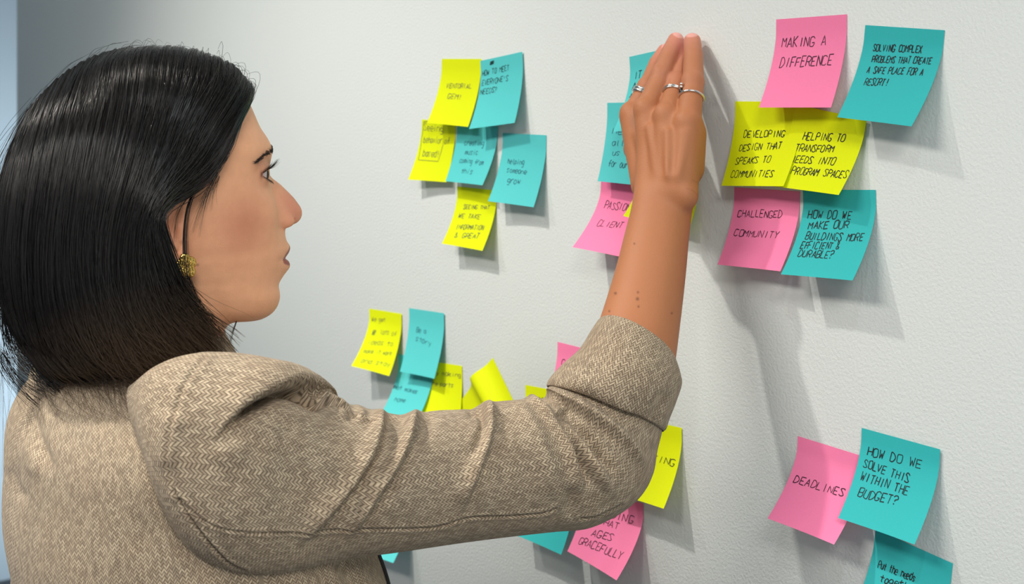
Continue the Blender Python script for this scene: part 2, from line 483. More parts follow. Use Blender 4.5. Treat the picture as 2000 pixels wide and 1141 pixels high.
# ------------------------------------------------------------------ the person: frame of the head
BETA = math.radians(26.0)
FW = math.cos(BETA)*R+math.sin(BETA)*F
RT = np.array([FW[1], -FW[0], 0.0])
H0 = PZ(350, 380, 1.11)
def HP3(px, py, lat=0.0):
    """point on the head's mid plane (or a plane lat metres to its right) behind a pixel"""
    r = ray(px, py)
    return CAM+r*(((H0-CAM)@RT+lat)/(r@RT))
def toHead(P):
    v = np.asarray(P)-H0
    return np.stack([v@FW, v@RT, v[..., 2]], -1)
def fromHead(L):
    L = np.asarray(L, float)
    return H0+L[..., 0:1]*FW+L[..., 1:2]*RT+L[..., 2:3]*U

person = empty('person', (H0[0], H0[1]-0.03, 0.0), 'woman in a beige herringbone blazer pressing a note to the wall with raised right hand', 'person')
PORG = np.array(person.location)
VS = 0.0009
XF = vdb.createLinearTransform(voxelSize=VS)
def quads_of(V, f, hw=9.0):
    g = vdb.FloatGrid.createLevelSetFromPolygons(np.ascontiguousarray(V, np.float32), quads=np.ascontiguousarray(f, np.uint32), transform=XF, halfWidth=hw)
    return g
class Dense:
    """a box of signed distances (metres) sampled every VS"""
    def __init__(s, lo, hi):
        s.i0 = np.floor(np.asarray(lo)/VS).astype(int)
        s.n = np.ceil(np.asarray(hi)/VS).astype(int)-s.i0+1
        s.d = np.full(s.n, 0.03, np.float32)
        ax = [((np.arange(k)+i)*VS).astype(np.float32) for k, i in zip(s.n, s.i0)]
        s.X, s.Y, s.Z = ax[0][:, None, None], ax[1][None, :, None], ax[2][None, None, :]
    def _sub(s, lo, hi):
        a = np.clip(np.floor(np.asarray(lo)/VS).astype(int)-s.i0, 0, s.n)
        b = np.clip(np.ceil(np.asarray(hi)/VS).astype(int)-s.i0+1, 0, s.n)
        return tuple(slice(p, q) for p, q in zip(a, b))
    def add(s, fn, lo, hi, k=0.0, op='u', pad=0.012):
        sl = s._sub(np.asarray(lo)-pad-k, np.asarray(hi)+pad+k)
        x, y, z = s.X[sl[0]], s.Y[:, sl[1]], s.Z[:, :, sl[2]]
        e = fn(x, y, z).astype(np.float32)
        d = s.d[sl]
        if op == 's': e = -e; s.d[sl] = smax(d, e, k)
        else: s.d[sl] = smin(d, e, k)
    def capsule(s, a, b, ra, rb, k=0.004, op='u', flat=None):
        """round cone; flat=(axis, factor) squashes distances along axis"""
        a, b = np.asarray(a, float), np.asarray(b, float)
        ab = b-a
        L2 = ab@ab
        def fn(x, y, z):
            dx, dy, dz = x-a[0], y-a[1], z-a[2]
            t = np.clip((dx*ab[0]+dy*ab[1]+dz*ab[2])/max(L2, 1e-9), 0, 1)
            qx, qy, qz = dx-t*ab[0], dy-t*ab[1], dz-t*ab[2]
            q2 = qx*qx+qy*qy+qz*qz
            if flat is not None:
                n, f = flat
                c = qx*n[0]+qy*n[1]+qz*n[2]
                q2 = q2+c*c*(f*f-1)
            return np.sqrt(q2)-(ra+(rb-ra)*t)
        r = max(ra, rb)
        s.add(fn, np.minimum(a, b)-r, np.maximum(a, b)+r, k, op)
    def chain(s, P, r, k=0.004, flat=None):
        for i in range(len(P)-1): s.capsule(P[i], P[i+1], r[i], r[i+1], k, flat=flat)
    def ellipsoid(s, c, ax, rad, k=0.003, op='u'):
        c = np.asarray(c)
        ax = [unit(a) for a in ax]
        def fn(x, y, z):
            dx, dy, dz = x-c[0], y-c[1], z-c[2]
            q = sum(((dx*a[0]+dy*a[1]+dz*a[2])/r)**2 for a, r in zip(ax, rad))
            g2 = sum(((dx*a[0]+dy*a[1]+dz*a[2])/(r*r))**2 for a, r in zip(ax, rad))
            k0 = np.sqrt(q)
            return np.where(k0 < 0.2, -0.8*min(rad), k0*(k0-1)/np.sqrt(g2+1e-12))
        m = max(rad)
        s.add(fn, c-m, c+m, k, op)
    def grid_in(s, g, k=0.003):
        arr = np.empty(s.n, np.float32)
        g.copyToArray(arr, ijk=tuple(int(v) for v in s.i0))
        s.d = smin(s.d, arr, k)
    def mesh(s):
        g = vdb.FloatGrid(1.0)
        g.transform = XF
        d = np.clip(s.d, -0.02, 0.02)
        pad = np.full(s.n+2, 0.02, np.float32)
        pad[1:-1, 1:-1, 1:-1] = d
        g.copyFromArray(pad, ijk=tuple(int(v)-1 for v in s.i0))
        return g.convertToQuads(0.0)
def smin(a, b, k):
    if k <= 0: return np.minimum(a, b)
    h = np.clip(0.5+0.5*(b-a)/k, 0, 1)
    return b+(a-b)*h-k*h*(1-h)
def smax(a, b, k):
    if k <= 0: return np.maximum(a, b)
    h = np.clip(0.5-0.5*(b-a)/k, 0, 1)
    return b+(a-b)*h+k*h*(1-h)

# ---- head: rings along the profile, each tilting from level at the brow to the jaw line
ROW = [  # front pixel, back pixel, half width, front roundness
 ((330,111),(315,111),0.004,2.0), ((372,117),(250,117),0.030,2.0), ((410,130),(185,140),0.048,2.1), ((440,147),(140,170),0.060,2.2), ((462,172),(105,205),0.067,2.25),
 ((480,203),(82,245),0.0705,2.3), ((499,247),(70,285),0.0725,2.35), ((511,268),(66,310),0.073,2.4), ((518,287),(66,330),0.073,2.4),
 ((519,305),(68,350),0.0725,2.35), ((519,325),(72,370),0.072,2.3), ((521,345),(78,390),0.0715,2.25), ((524,370),(88,415),0.071,2.2),
 ((530,405),(104,445),0.0695,2.1), ((537,435),(125,470),0.067,2.05), ((545,456),(150,490),0.0645,2.0), ((547,472),(170,505),0.062,2.0),
 ((547,490),(190,520),0.060,2.0), ((545,505),(205,530),0.058,2.0), ((543,522),(220,540),0.056,1.95), ((540,538),(230,548),0.054,1.95), ((539,552),(240,556),0.0525,1.95),
 ((541,562),(247,562),0.051,1.95), ((543.5,577),(254,570),0.049,1.95), ((541,591),(262,580),0.0465,1.95), ((533,605),(272,590),0.0435,1.95), ((521,615),(285,600),0.0395,1.95),
 ((505,622),(300,610),0.034,2.0), ((480,625),(330,618),0.024,2.0), ((440,624),(370,622),0.008,2.0)]
PROF = np.array([(330,111),(400,125),(440,147),(462,172),(480,203),(499.5,247),(512,268),(518.5,286),(520,296),(520,305),(519.6,318),(520.5,330),(525,341),(533,349),(547.6,359.5),(560,371),(572,383),
 (584,398.5),(589.7,409),(590.6,417),(588,426.5),(581,434.5),(569,440),(558,445),(555,450),(554.4,460),(557.5,470),(562.5,477),(564.2,484),(560.8,492.5),(553.5,502),(553.6,504),(559.5,507),(563.8,513),(564.4,520.5),
 (559,528),(549,540.5),(542,551),(541,558),(543,567),(543.5,579),(540.6,591),(532.5,605),(520.5,615.4),(504.3,622.4),(488,625),(464,624.5),(440,624)], float)
def mid(p):
    L = toHead(HP3(p[0], p[1]))
    return L[0], L[2]
fr = np.array([mid(r[0]) for r in ROW])
bk = np.array([mid(r[1]) for r in ROW])
NR = 340
fr = paramspline(fr, NR)
bk = paramspline(bk, NR)
hw = paramspline(np.array([[r[2], r[3]] for r in ROW]), NR)
# profile forward excess over the base face at each height (below the hairline)
pf = spline(np.array([mid(p) for p in PROF]), None)
th = np.arange(128)*2*math.pi/128
cs, sn = np.cos(th), np.sin(th)
HV = np.zeros((NR, 128, 3))
WID = np.array([(300,.004),(330,.0075),(350,.0085),(380,.0090),(405,.0110),(420,.0130),(435,.0135),(445,.012),(452,.010),(458,.016),(470,.0215),(490,.0240),(503,.0245),(520,.0215),(535,.019),(555,.020),(600,.03)])
zpx = lambda h: 380-h*FPX/1.11
for i in range(NR):
    f_, b_ = fr[i], bk[i]
    c_ = f_+(b_-f_)*0.52
    n = np.where(cs > 0, hw[i, 1], 2.15)
    cc = np.sign(cs)*np.abs(cs)**(2/n)
    ll = hw[i, 0]*np.sign(sn)*np.abs(sn)**(2/n)
    A = np.where(cc > 0, c_[0]+cc*(f_[0]-c_[0]), c_[0]-cc*(b_[0]-c_[0]))
    H = np.where(cc > 0, c_[1]+cc*(f_[1]-c_[1]), c_[1]-cc*(b_[1]-c_[1]))
    HV[i] = np.stack([A, ll, H], -1)
# nose and lips: push the midline of the front out to the true profile
hh = HV[..., 2]
order = np.argsort(pf[:, 1])
pmax = np.interp(hh, pf[order, 1], pf[order, 0])
bo = np.argsort(fr[:, 1])
base = np.interp(hh, fr[bo, 1], fr[bo, 0])
py_ = zpx(hh)
wid = np.interp(py_, WID[:, 0], WID[:, 1])
lat = HV[..., 1]
front = (cs[None, :] > 0.05)
ex = np.where(py_ < 452, 2.0, 2.4)
fall = np.exp(-(np.abs(lat)/wid)**ex)
delta = np.where((py_ > 292) & (py_ < 600), pmax-base, 0)
HV[..., 0] += np.where(front, delta*fall, 0)
# cheek hollows, temples
def hbump(px, py, lt, r, amt):
    c = toHead(HP3(px, py, abs(lt)))
    for sgn in (1, -1):
        cl = np.array([c[0], c[1]*sgn, c[2]])
        d2 = ((HV-cl)**2).sum(-1)
        HV[..., 0] += amt*np.exp(-d2/r**2)*front
        HV[..., 1] += sgn*amt*0.5*np.exp(-d2/r**2)
hbump(505, 340, 0.034, 0.014, -0.0065)
hbump(520, 300, 0.026, 0.012, 0.0020)
hbump(512, 415, 0.036, 0.020, 0.0050)
hbump(528, 430, 0.0195, 0.0070, -0.0040)
hbump(525, 395, 0.0175, 0.0070, -0.0035)
hbump(522, 370, 0.0160, 0.0060, -0.0020)
hbump(490, 480, 0.046, 0.020, -0.0025)
HW = fromHead(HV)
hf = grid_faces(NR, 128, True)
HVt = np.vstack([HW.reshape(-1, 3), HW[0].mean(0)[None], HW[-1].mean(0)[None]])
nb = NR*128
cap0 = np.stack([np.full(128, nb), np.full(128, nb), (np.arange(128)+1) % 128, np.arange(128)], -1)
cap1 = np.stack([np.full(128, nb+1), np.full(128, nb+1), (NR-1)*128+np.arange(128), (NR-1)*128+(np.arange(128)+1) % 128], -1)
lo = HW.reshape(-1, 3).min(0)-0.02
hi = HW.reshape(-1, 3).max(0)+0.02
nk1 = HP3(300, 700)
lo[2] = nk1[2]-0.03
D = Dense(lo, hi)
D.grid_in(quads_of(HVt, np.vstack([hf, cap0, cap1]), 34.0), 0.0)
# neck
RTu, FWu = RT, FW
nk0, nk2 = HP3(325, 500), HP3(280, 760)
def neckfn(x, y, z):
    t = np.clip((z-nk2[2])/(nk0[2]-nk2[2]), 0, 1)
    cx = nk2[0]+(nk0[0]-nk2[0])*t
    cy = nk2[1]+(nk0[1]-nk2[1])*t
    a = (x-cx)*FW[0]+(y-cy)*FW[1]
    l = (x-cx)*RT[0]+(y-cy)*RT[1]
    q = np.sqrt((a/0.056)**2+(l/0.050)**2)
    return np.maximum((q-1)*0.050, z-nk0[2])
D.add(neckfn, nk2-0.07, nk0+0.07, 0.010)
# alar wings and nostrils
for sg in (1, -1):
    c = toHead(HP3(556, 432, 0.0105))
    D.ellipsoid(fromHead(np.array([c[0], 0.0108*sg, c[2]])), (FW, RT, U), (0.0085, 0.0040, 0.0058), 0.0030)
    n_ = []
    for px, py, l in ((559, 438.5, .0098), (567, 434, .0096), (574, 429.5, .0080)):
        c = toHead(HP3(px, py, l))
        n_.append(fromHead(np.array([c[0], l*sg, c[2]])))
    D.capsule(n_[0], n_[1], 0.0012, 0.0021, 0.0006, 's')
    D.capsule(n_[1], n_[2], 0.0021, 0.0014, 0.0006, 's')
# mouth line
for sg in (1, -1):
    pts = []
    for px, py, l in ((554,503.2,0.0),(552.5,503.6,0.007),(549.5,506,0.014),(545,511,0.0205)):
        c = toHead(HP3(px, py, l))
        pts.append(fromHead(np.array([c[0]+0.0008, l*sg, c[2]])))
    for q in range(3): D.capsule(pts[q], pts[q+1], 0.0012, 0.0010, 0.0012, 's')
LIDOUT, LIDAZ = 0.30, 1.02
# eyes: socket, lids with an almond opening
EYES = []
for sg in (1, -1):
    c = toHead(HP3(522.5, 340, 0.0325))
    ec = np.array([c[0]-0.0122, 0.0325*sg, c[2]])
    EYES.append(ec)
    ew = fromHead(ec)
    D.ellipsoid(ew, (FW, RT, U), (0.0142, 0.0150, 0.0136), 0.0045)
    gz = unit(FW+LIDOUT*sg*RT)
    sd = unit(np.cross(gz, U))
    def lidopen(x, y, z):
        dx, dy, dz = x-ew[0], y-ew[1], z-ew[2]
        a = dx*gz[0]+dy*gz[1]
        l = dx*sd[0]+dy*sd[1]
        az = np.arctan2(l, np.maximum(a, 1e-4))
        el = np.arctan2(dz, np.sqrt(a*a+l*l))
        lim = np.clip(1-(az/LIDAZ)**2, 0, 1)
        up, dn_ = 0.33*lim**0.7-0.02, -0.32*lim-0.02
        inside = np.maximum(np.maximum(el-up, dn_-el)*0.012, 0.004-a)
        return np.where(np.abs(az) < LIDAZ, inside, 0.01)
    D.add(lidopen, ew-0.018, ew+0.018, 0.0008, 's', 0.0)
    D.ellipsoid(ew, (FW, RT, U), (0.0117, 0.0117, 0.0117), 0.0, 'u')
# right and left ear
for sg in (1, -1):
    def E3(px, py, l):
        c = toHead(HP3(px, py, l))
        return fromHead(np.array([c[0], l*sg, c[2]]))
    rim = [E3(*p) for p in ((356,432,.0715),(350,408,.0750),(336,392,.0785),(318,393,.0815),(306,412,.083),(303,440,.0825),(310,470,.080),(326,494,.0775),(342,512,.0755),(352,508,.0735),(356,490,.071))]
    D.ellipsoid(E3(330, 448, .0720), (unit(FW-0.25*sg*RT), unit(sg*RT+0.25*FW), U), (0.0165, 0.0055, 0.0255), 0.003)
    D.chain(rim, [0.003, 0.0032, 0.0034, 0.0034, 0.0032, 0.003, 0.003, 0.0036, 0.0046, 0.0042, 0.003], 0.0022)
    anti = [E3(*p) for p in ((338,408,.0775),(325,424,.080),(322,448,.080),(330,474,.078),(342,486,.076))]
    D.chain(anti, [0.002, 0.0024, 0.0026, 0.0026, 0.002], 0.002)
    D.ellipsoid(E3(341, 452, .0795), (FW, RT, U), (0.0065, 0.0055, 0.010), 0.002, 's')
    D.capsule(E3(353, 448, .0735), E3(352, 466, .0735), 0.0034, 0.0032, 0.002)
Hpts, Hq = D.mesh()
HSDF = (D.d.copy(), D.i0.copy())
del D

# ---- right forearm and hand
def WPs(rows): return [WP(*r) for r in rows]
FA = [  # left px, right px, distance of axis from wall
 ((1122,765),(1280,880),.160), ((1142,705),(1305,785),.150), ((1162,650),(1319,700),.135), ((1183,588),(1331,610),.118), ((1203,522),(1340,530),.103), ((1219,460),(1346,462),.090),
 ((1231,412),(1352,414),.081), ((1236,385),(1355,388),.076), ((1240,355),(1356,360),.069), ((1246,320),(1360,325),.063), ((1255,285),(1352,290),.058)]
fa = []
for l, r, d in FA:
    C = WP((l[0]+r[0])/2, (l[1]+r[1])/2, d)
    zz = (C-CAM)@F
    a = PZ(*r, zz)-C
    fa.append(np.r_[C, a])
fa = paramspline(np.array(fa), 90)
thf = np.arange(96)*2*math.pi/96
FV = np.zeros((90, 96, 3))
for i in range(90):
    C, a = fa[i, :3], fa[i, 3:]
    T = unit(fa[min(i+1, 89), :3]-fa[max(i-1, 0), :3])
    b = unit(np.cross(T, a))
    if b@F < 0: b = -b
    hd = np.linalg.norm(a)*(0.92-0.26*min(i/70, 1.0)-0.30*max(i/89-0.79, 0)/0.21)
    FV[i] = C+np.outer(np.cos(thf), a)+np.outer(np.sin(thf), b*hd)
nb = 90*96
c0 = np.stack([np.full(96, nb), np.full(96, nb), (np.arange(96)+1) % 96, np.arange(96)], -1)
c1 = np.stack([np.full(96, nb+1), np.full(96, nb+1), 89*96+np.arange(96), 89*96+(np.arange(96)+1) % 96], -1)
FVt = np.vstack([FV.reshape(-1, 3), FV[0].mean(0)[None], FV[-1].mean(0)[None]])
FFc = np.vstack([grid_faces(90, 96, True), c0, c1])
hl, hh_ = WP(1190, 40, 0.16), WP(1400, 420, -0.005)
allp = np.vstack([WPs([(1190,40,.0),(1400,40,.0),(1190,430,.0),(1400,430,.0),(1190,40,.13),(1400,430,.13),(1190,430,.13)]), FV[20:].reshape(-1, 3)])
D = Dense(allp.min(0)-0.004, allp.max(0)+0.004)
D.grid_in(quads_of(FVt, FFc), 0.0)
ND = unit(np.array([0.12, -1.0, 0.1]))
FING = {
 'index': ([(1236,222,.049),(1266,170,.034),(1284,124,.019),(1298,100,.0105)], [.0100,.0090,.0079,.0068]),
 'middle': ([(1264,214,.064),(1294,146,.042),(1309,104,.025),(1320,79,.0125)], [.0106,.0094,.0086,.0075]),
 'ring': ([(1304,226,.063),(1323,160,.036),(1332,120,.017),(1336,100,.0095)], [.0106,.0082,.0074,.0064]),
 'little': ([(1344,240,.058),(1354,160,.039),(1354,108,.023),(1352,81,.0125)], [.0112,.0094,.0086,.0078])}
WR = {'index': (1264,362,.066), 'middle': (1282,366,.074), 'ring': (1305,370,.076), 'little': (1330,372,.071)}
for kf, (pts, rad) in FING.items():
    P = WPs(pts)
    D.capsule(WP(*WR[kf]), P[0], 0.0145, rad[0]+0.0012, 0.007)
for kf, (pts, rad) in FING.items():
    P = WPs(pts)
    D.chain(P, rad, 0.0006)
    D.ellipsoid(P[0]+ND*0.0045, (R, F, U), (0.0084, 0.0084, 0.0095), 0.0040)
    D.ellipsoid(P[1]+ND*0.0012, (R, F, U), (rad[1]+0.0007,)*3, 0.002)
# palm body, heel of the hand, little finger side, wrist bone
D.capsule(WP(1262,240,.044), WP(1285,350,.054), 0.0155, 0.017, 0.008)
D.capsule(WP(1325,245,.046), WP(1318,352,.054), 0.0155, 0.017, 0.008)
D.capsule(WP(1352,262,.050), WP(1346,330,.054), 0.0120, 0.0130, 0.008)
D.capsule(WP(1238,236,.048), WP(1254,312,.052), 0.0095, 0.0120, 0.008)
D.ellipsoid(WP(1343,386,.072), (R, F, U), (0.0085, 0.008, 0.010), 0.006)
# extensor tendons
for a, b in (((1244,262,.0655),(1268,345,.083)), ((1268,250,.0775),(1284,345,.0885)), ((1304,258,.0765),(1303,345,.0895)), ((1338,262,.069),(1324,345,.084))):
    D.capsule(WP(a[0],a[1],a[2]-.0014), WP(b[0],b[1],b[2]-.0028), 0.0021, 0.0016, 0.0060)
# thumb on the palm side, pressing the lower part of the note
TH = [(1264,338,.052), (1243,290,.041), (1250,244,.035), (1264,214,.031)]
D.chain(WPs(TH), [.0135, .0108, .0098, .0082], 0.005)
# fingernails: shallow beds
NAIL = []
for kf, off in (('middle', (-3, -3)), ('little', (-2, -3)), ('index', (-3, -2))):
    pts = FING[kf][0]
    P3, P2 = WP(*pts[3]), WP(*pts[2])
    t = unit(P3-P2)
    vw = unit(CAM-P3)
    nrm = unit(vw-t*(vw@t)*1.0)
    r = FING[kf][1][3]
    NAIL.append((P3+t*r*0.35+nrm*r*0.86, t, nrm, r))
Apts, Aq = D.mesh()
del D

# ---- trunk under the clothes and upper arm, then one skin over everything
def ring_loft(rows, m, power=2.3, close=True):
    """rows: (centre, axis a, axis b)"""
    t = np.arange(m)*2*math.pi/m
    c, s = np.cos(t), np.sin(t)
    cc, ss = np.sign(c)*np.abs(c)**(2/power), np.sign(s)*np.abs(s)**(2/power)
    return np.stack([C+np.outer(cc, a)+np.outer(ss, b) for C, a, b in rows])
def closed(G):
    n, m, _ = G.shape
    nb = n*m
    a = np.arange(m)
    f = np.vstack([grid_faces(n, m, True), np.stack([np.full(m, nb), np.full(m, nb), (a+1) % m, a], -1),
                   np.stack([np.full(m, nb+1), np.full(m, nb+1), (n-1)*m+a, (n-1)*m+(a+1) % m], -1)])
    return np.vstack([G.reshape(-1, 3), G[0].mean(0)[None], G[-1].mean(0)[None]]), f
# trunk rows: z relative to the eye line, centre offset from the neck (x, y), half width, half depth
TR_ = [(-0.165,0,.000,.058,.052),(-0.182,0,-.003,.090,.062),(-0.198,0,-.005,.128,.075),(-0.216,0,-.004,.155,.090),(-0.240,0,.003,.172,.106),(-0.275,0,.014,.180,.119),
       (-0.320,0,.025,.182,.131),(-0.370,0,.038,.178,.136),(-0.430,0,.044,.170,.132),(-0.500,0,.044,.164,.124),(-0.580,0,.040,.172,.124),(-0.660,0,.034,.190,.132),(-0.740,0,.030,.204,.140)]
BC = HP3(300, 690)
BF = unit(np.array([0.10, 1.0, 0]))     # chest direction
BR = np.array([BF[1], -BF[0], 0])
def trunk(scale=1.0, rows=TR_, n=None):
    out = []
    for z, ox, oy, a, b in rows:
        C = np.array([BC[0], BC[1], EYE+z])+BR*ox+BF*oy
        out.append(np.r_[C, a*scale, b*scale])
    o = paramspline(np.array(out), n or 60)
    return [(q[:3], BR*q[3], BF*q[4]) for q in o]
TRow = trunk(0.90)
TG = ring_loft([(c-np.array([0, 0, 0.006]), a, b) for c, a, b in TRow], 96, 2.3)
el = PZ(1185, 868, 1.098)
UA = []
for px, py, z, r in ((300,905,1.03,.046),(430,915,.985,.050),(560,922,.985,.048),(700,935,1.010,.047),(850,930,1.040,.045),(1000,915,1.066,.042),(1110,895,1.086,.039),(1185,868,1.098,.034)):
    C = PZ(px, py, z)
    UA.append(np.r_[C, r])
UA = paramspline(np.array(UA), 40)
UA = [(q[:3], U*q[3], unit(np.cross(unit(el-UA[0][:3]), U))*q[3]) for q in UA]
UG = ring_loft(UA, 48, 2.0)
EB = []
for t in np.linspace(0, 1, 8):       # elbow bend joining upper arm and forearm
    C = el*(1-t)+fa[22, :3]*t
    EB.append((C, R*0.032, F*0.030))
EG = ring_loft(EB, 48, 2.0)
VV, QQ = [], []
nv = 0
for G in (TG, UG, EG):
    v, f = closed(G)
    VV.append(v); QQ.append(f+nv); nv += len(v)
v, f = FVt[:], FFc
VV.append(v); QQ.append(f+nv); nv += len(v)
VV.append(Hpts); QQ.append(Hq.astype(np.int64)+nv); nv += len(Hpts)
VV.append(Apts); QQ.append(Aq.astype(np.int64)+nv); nv += len(Apts)
g = vdb.FloatGrid.createLevelSetFromPolygons(np.ascontiguousarray(np.vstack(VV), np.float32), quads=np.ascontiguousarray(np.vstack(QQ), np.uint32), transform=XF, halfWidth=3.0)
Sp, Sq = g.convertToQuads(0.0)
Sp = Sp.astype(np.float64)
Sq = Sq.astype(np.int64)
# two light smoothing passes
def smooth(P, Q, it, lam=0.5):
    e = np.vstack([Q[:, [0, 1]], Q[:, [1, 2]], Q[:, [2, 3]], Q[:, [3, 0]]])
    e = np.unique(np.sort(e, 1), axis=0)
    cnt = np.bincount(e.ravel(), minlength=len(P))[:, None]
    for _ in range(it):
        acc = np.stack([np.bincount(e[:, 0], P[e[:, 1], k], len(P))+np.bincount(e[:, 1], P[e[:, 0], k], len(P)) for k in range(3)], -1)
        P = P+lam*(acc/np.maximum(cnt, 1)-P)
    return P
Sp = smooth(Sp, Sq, 3)
_p = proj(Sp)
_w = smoothstep(325, 350, _p[:, 1])*smoothstep(450, 415, _p[:, 1])*(Sp[:, 0] > -0.93)*(Sp[:, 1] > -0.2)
Sp = Sp+(smooth(Sp, Sq, 40)-Sp)*_w[:, None]
a_, b_, c_ = Sp[Sq[:, 0]], Sp[Sq[:, 1]], Sp[Sq[:, 2]]
d_ = Sp[Sq[:, 3]]
volsign = np.einsum('ij,ij->i', a_-Sp.mean(0), np.cross(b_-a_, d_-a_)).sum()
if volsign < 0: Sq = Sq[:, ::-1]
# skin tints: lips, cheeks, finger tips, nails, moles; some light and shade painted in
_arm = smoothstep(-0.31, -0.26, Sp[:, 1])[:, None]
skin = np.array(lin((248, 188, 148)))*(1-_arm)+np.array(lin((173, 114, 76)))*_arm  # face lightened, arm darkened in colour to make up for the lighting
def tint(mask, c):
    global skin
    m = np.clip(mask, 0, 1)[:, None]
    skin = skin*(1-m)+np.array(lin(c))*m
def around(P, r, soft=1.0): return np.exp(-(((Sp-P)**2).sum(1)/r**2)**soft)
LH = toHead(Sp)
for sg in (1, -1):
    c = toHead(HP3(470, 440, 0.055)); c[1] *= sg
    tint(0.65*around(fromHead(c), 0.026), (204, 126, 102))
    c = toHead(HP3(505, 350, 0.036)); c[1] *= sg
    tint(0.35*around(fromHead(c), 0.013), (170, 108, 92))
    c = toHead(HP3(330, 450, 0.078)); c[1] *= sg
    tint(0.4*around(fromHead(c), 0.024), (214, 130, 108))
tint(0.65*around(HP3(572, 405, 0.004), 0.021), (204, 126, 110))  # nose shade painted in as a darker, pinker tint
for ec, sg in zip(EYES, (1, -1)):
    q = Sp-fromHead(ec)
    rr_ = np.linalg.norm(q, axis=1)
    gz_ = unit(FW+LIDOUT*sg*RT); sd_ = unit(np.cross(gz_, U))
    az_ = np.arctan2(q@sd_, np.maximum(q@gz_, 1e-4)); el_ = np.arctan2(q[:, 2], np.hypot(q@gz_, q@sd_))
    lim_ = np.clip(1-(az_/LIDAZ)**2, 0, 1)
    nearlid = (rr_ < 0.0165)*(q@gz_ > 0.003)
    tint(0.9*nearlid*np.exp(-((el_-(0.36*lim_**0.7+0.04))/0.10)**2)*(np.abs(az_) < LIDAZ+0.12), (40, 28, 26))
    tint(0.6*nearlid*np.exp(-((el_+(0.33*lim_+0.05))/0.08)**2)*(np.abs(az_) < LIDAZ+0.12), (70, 46, 42))
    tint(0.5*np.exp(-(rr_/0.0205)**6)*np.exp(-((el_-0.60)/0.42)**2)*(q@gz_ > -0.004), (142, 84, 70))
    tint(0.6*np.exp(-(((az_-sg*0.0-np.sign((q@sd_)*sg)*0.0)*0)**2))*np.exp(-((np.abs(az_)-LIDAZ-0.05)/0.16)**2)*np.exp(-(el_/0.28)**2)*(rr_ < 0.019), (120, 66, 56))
py = zpx(LH[:, 2])
lt = np.abs(LH[:, 1])
infront = LH[:, 0] > toHead(HP3(530, 500))[0]-0.006
lipm = infront*smoothstep(0.0225, 0.019, lt)
upper = smoothstep(478+60*(lt/.022)**2*0.4, 482+24*(lt/.022)**2, py)*smoothstep(506+8*(lt/.022)**2, 503+8*(lt/.022)**2, py)
lower = smoothstep(502+8*(lt/.022)**2, 505+8*(lt/.022)**2, py)*smoothstep(530-10*(lt/.022)**2, 526-10*(lt/.022)**2, py)
tint(0.9*lipm*upper, (160, 84, 80))
tint(0.95*lipm*lower, (148, 68, 74))
for kf, (pts, rad) in FING.items():
    for q_ in range(1, 4): tint(0.35*around(WP(*pts[q_]), 0.015), (206, 138, 116))
    tint(0.5*around(WP(*pts[3]), 0.013), (232, 150, 138))
    tint(0.25*around(WP(*pts[0]), 0.010), (226, 150, 120))
for P, t, nrm, r in NAIL:
    q = Sp-P
    u_ = q@t; n_ = q@nrm
    v_ = np.linalg.norm(q-np.outer(u_, t)-np.outer(n_, nrm), axis=1)
    tint(0.75*smoothstep(1.15, 0.9, np.sqrt((u_/(r*0.85))**2+(v_/(r*0.68))**2))*(np.abs(n_) < r*0.8), (244, 184, 178))
MOLE = [((1246,571),.0011),((1245,584),.0015),((1247,599),.0010),((1239,476),.0009),((1190,608),.0010),((1202,573),.0013),((1312,612),.0009),((1247,370),.0011)]
arm = Sp[:, 0] > -0.90
pp = proj(Sp)
near = ((Sp-CAM)@F) < 1.165
for (mx, my), r in MOLE:
    d2 = ((pp[:, 0]-mx)**2+(pp[:, 1]-my)**2)*(1.12/FPX)**2
    tint(0.8*np.exp(-(d2/r**2)**2)*(d2 < 1e-4)*arm*near, (92, 56, 40))
for ln_ in ([(1339,151),(1348,147),(1357,150)], [(1339,157),(1347,160),(1358,156)], [(1341,163),(1348,166),(1356,162)], [(1341,102),(1352,105),(1363,101)], [(1306,104),(1316,108),(1327,105)],
            [(1292,143),(1300,147),(1308,146)], [(1352,352),(1362,357),(1368,366)], [(1340,368),(1352,372),(1362,380)]):
    L_ = spline(np.array(ln_, float), 30)
    sel = np.where(arm & near & (pp[:, 1] < 395) & (pp[:, 0] > 1280))[0]
    dd = np.sqrt(((pp[sel][:, None]-L_[None])**2).sum(-1).min(1))
    mk = np.zeros(len(Sp)); mk[sel] = 0.55*np.exp(-(dd/1.1)**2)
    tint(mk, (140, 82, 62))
mm = np.argmin(((pp-np.array([386, 518]))**2).sum(1)+1e6*(((Sp-CAM)@F) > 1.07))
tint(0.7*around(Sp[mm], 0.0011), (110, 64, 48))
def skin_mat():
    m, nt, b = new_mat('skin')
    at = nt.nodes.new('ShaderNodeAttribute')
    at.attribute_name = 'tone'
    tc = nt.nodes.new('ShaderNodeTexCoord')
    n1 = noise(nt, tc.outputs['Object'], 90.0, 4.0, 0.6)
    n2 = noise(nt, tc.outputs['Object'], 900.0, 3.0, 0.6)
    c = mix_col(nt, math_node(nt, 'MULTIPLY', n1, 0.28), at.outputs['Color'], rgba((168, 102, 72)), 'MIX')
    nt.links.new(c, b.inputs['Base Color'])
    b.inputs['Roughness'].default_value = 0.55
    b.inputs['Specular IOR Level'].default_value = 0.35
    b.inputs['Subsurface Weight'].default_value = 0.12
    b.inputs['Subsurface Radius'].default_value = (1.0, 0.35, 0.2)
    b.inputs['Subsurface Scale'].default_value = 0.003
    bump(nt, b, n2, 0.4, 0.0007)
    return m
body = mesh_obj('body', Sp, Sq, skin_mat(), person, PORG, attrs={'tone': skin})

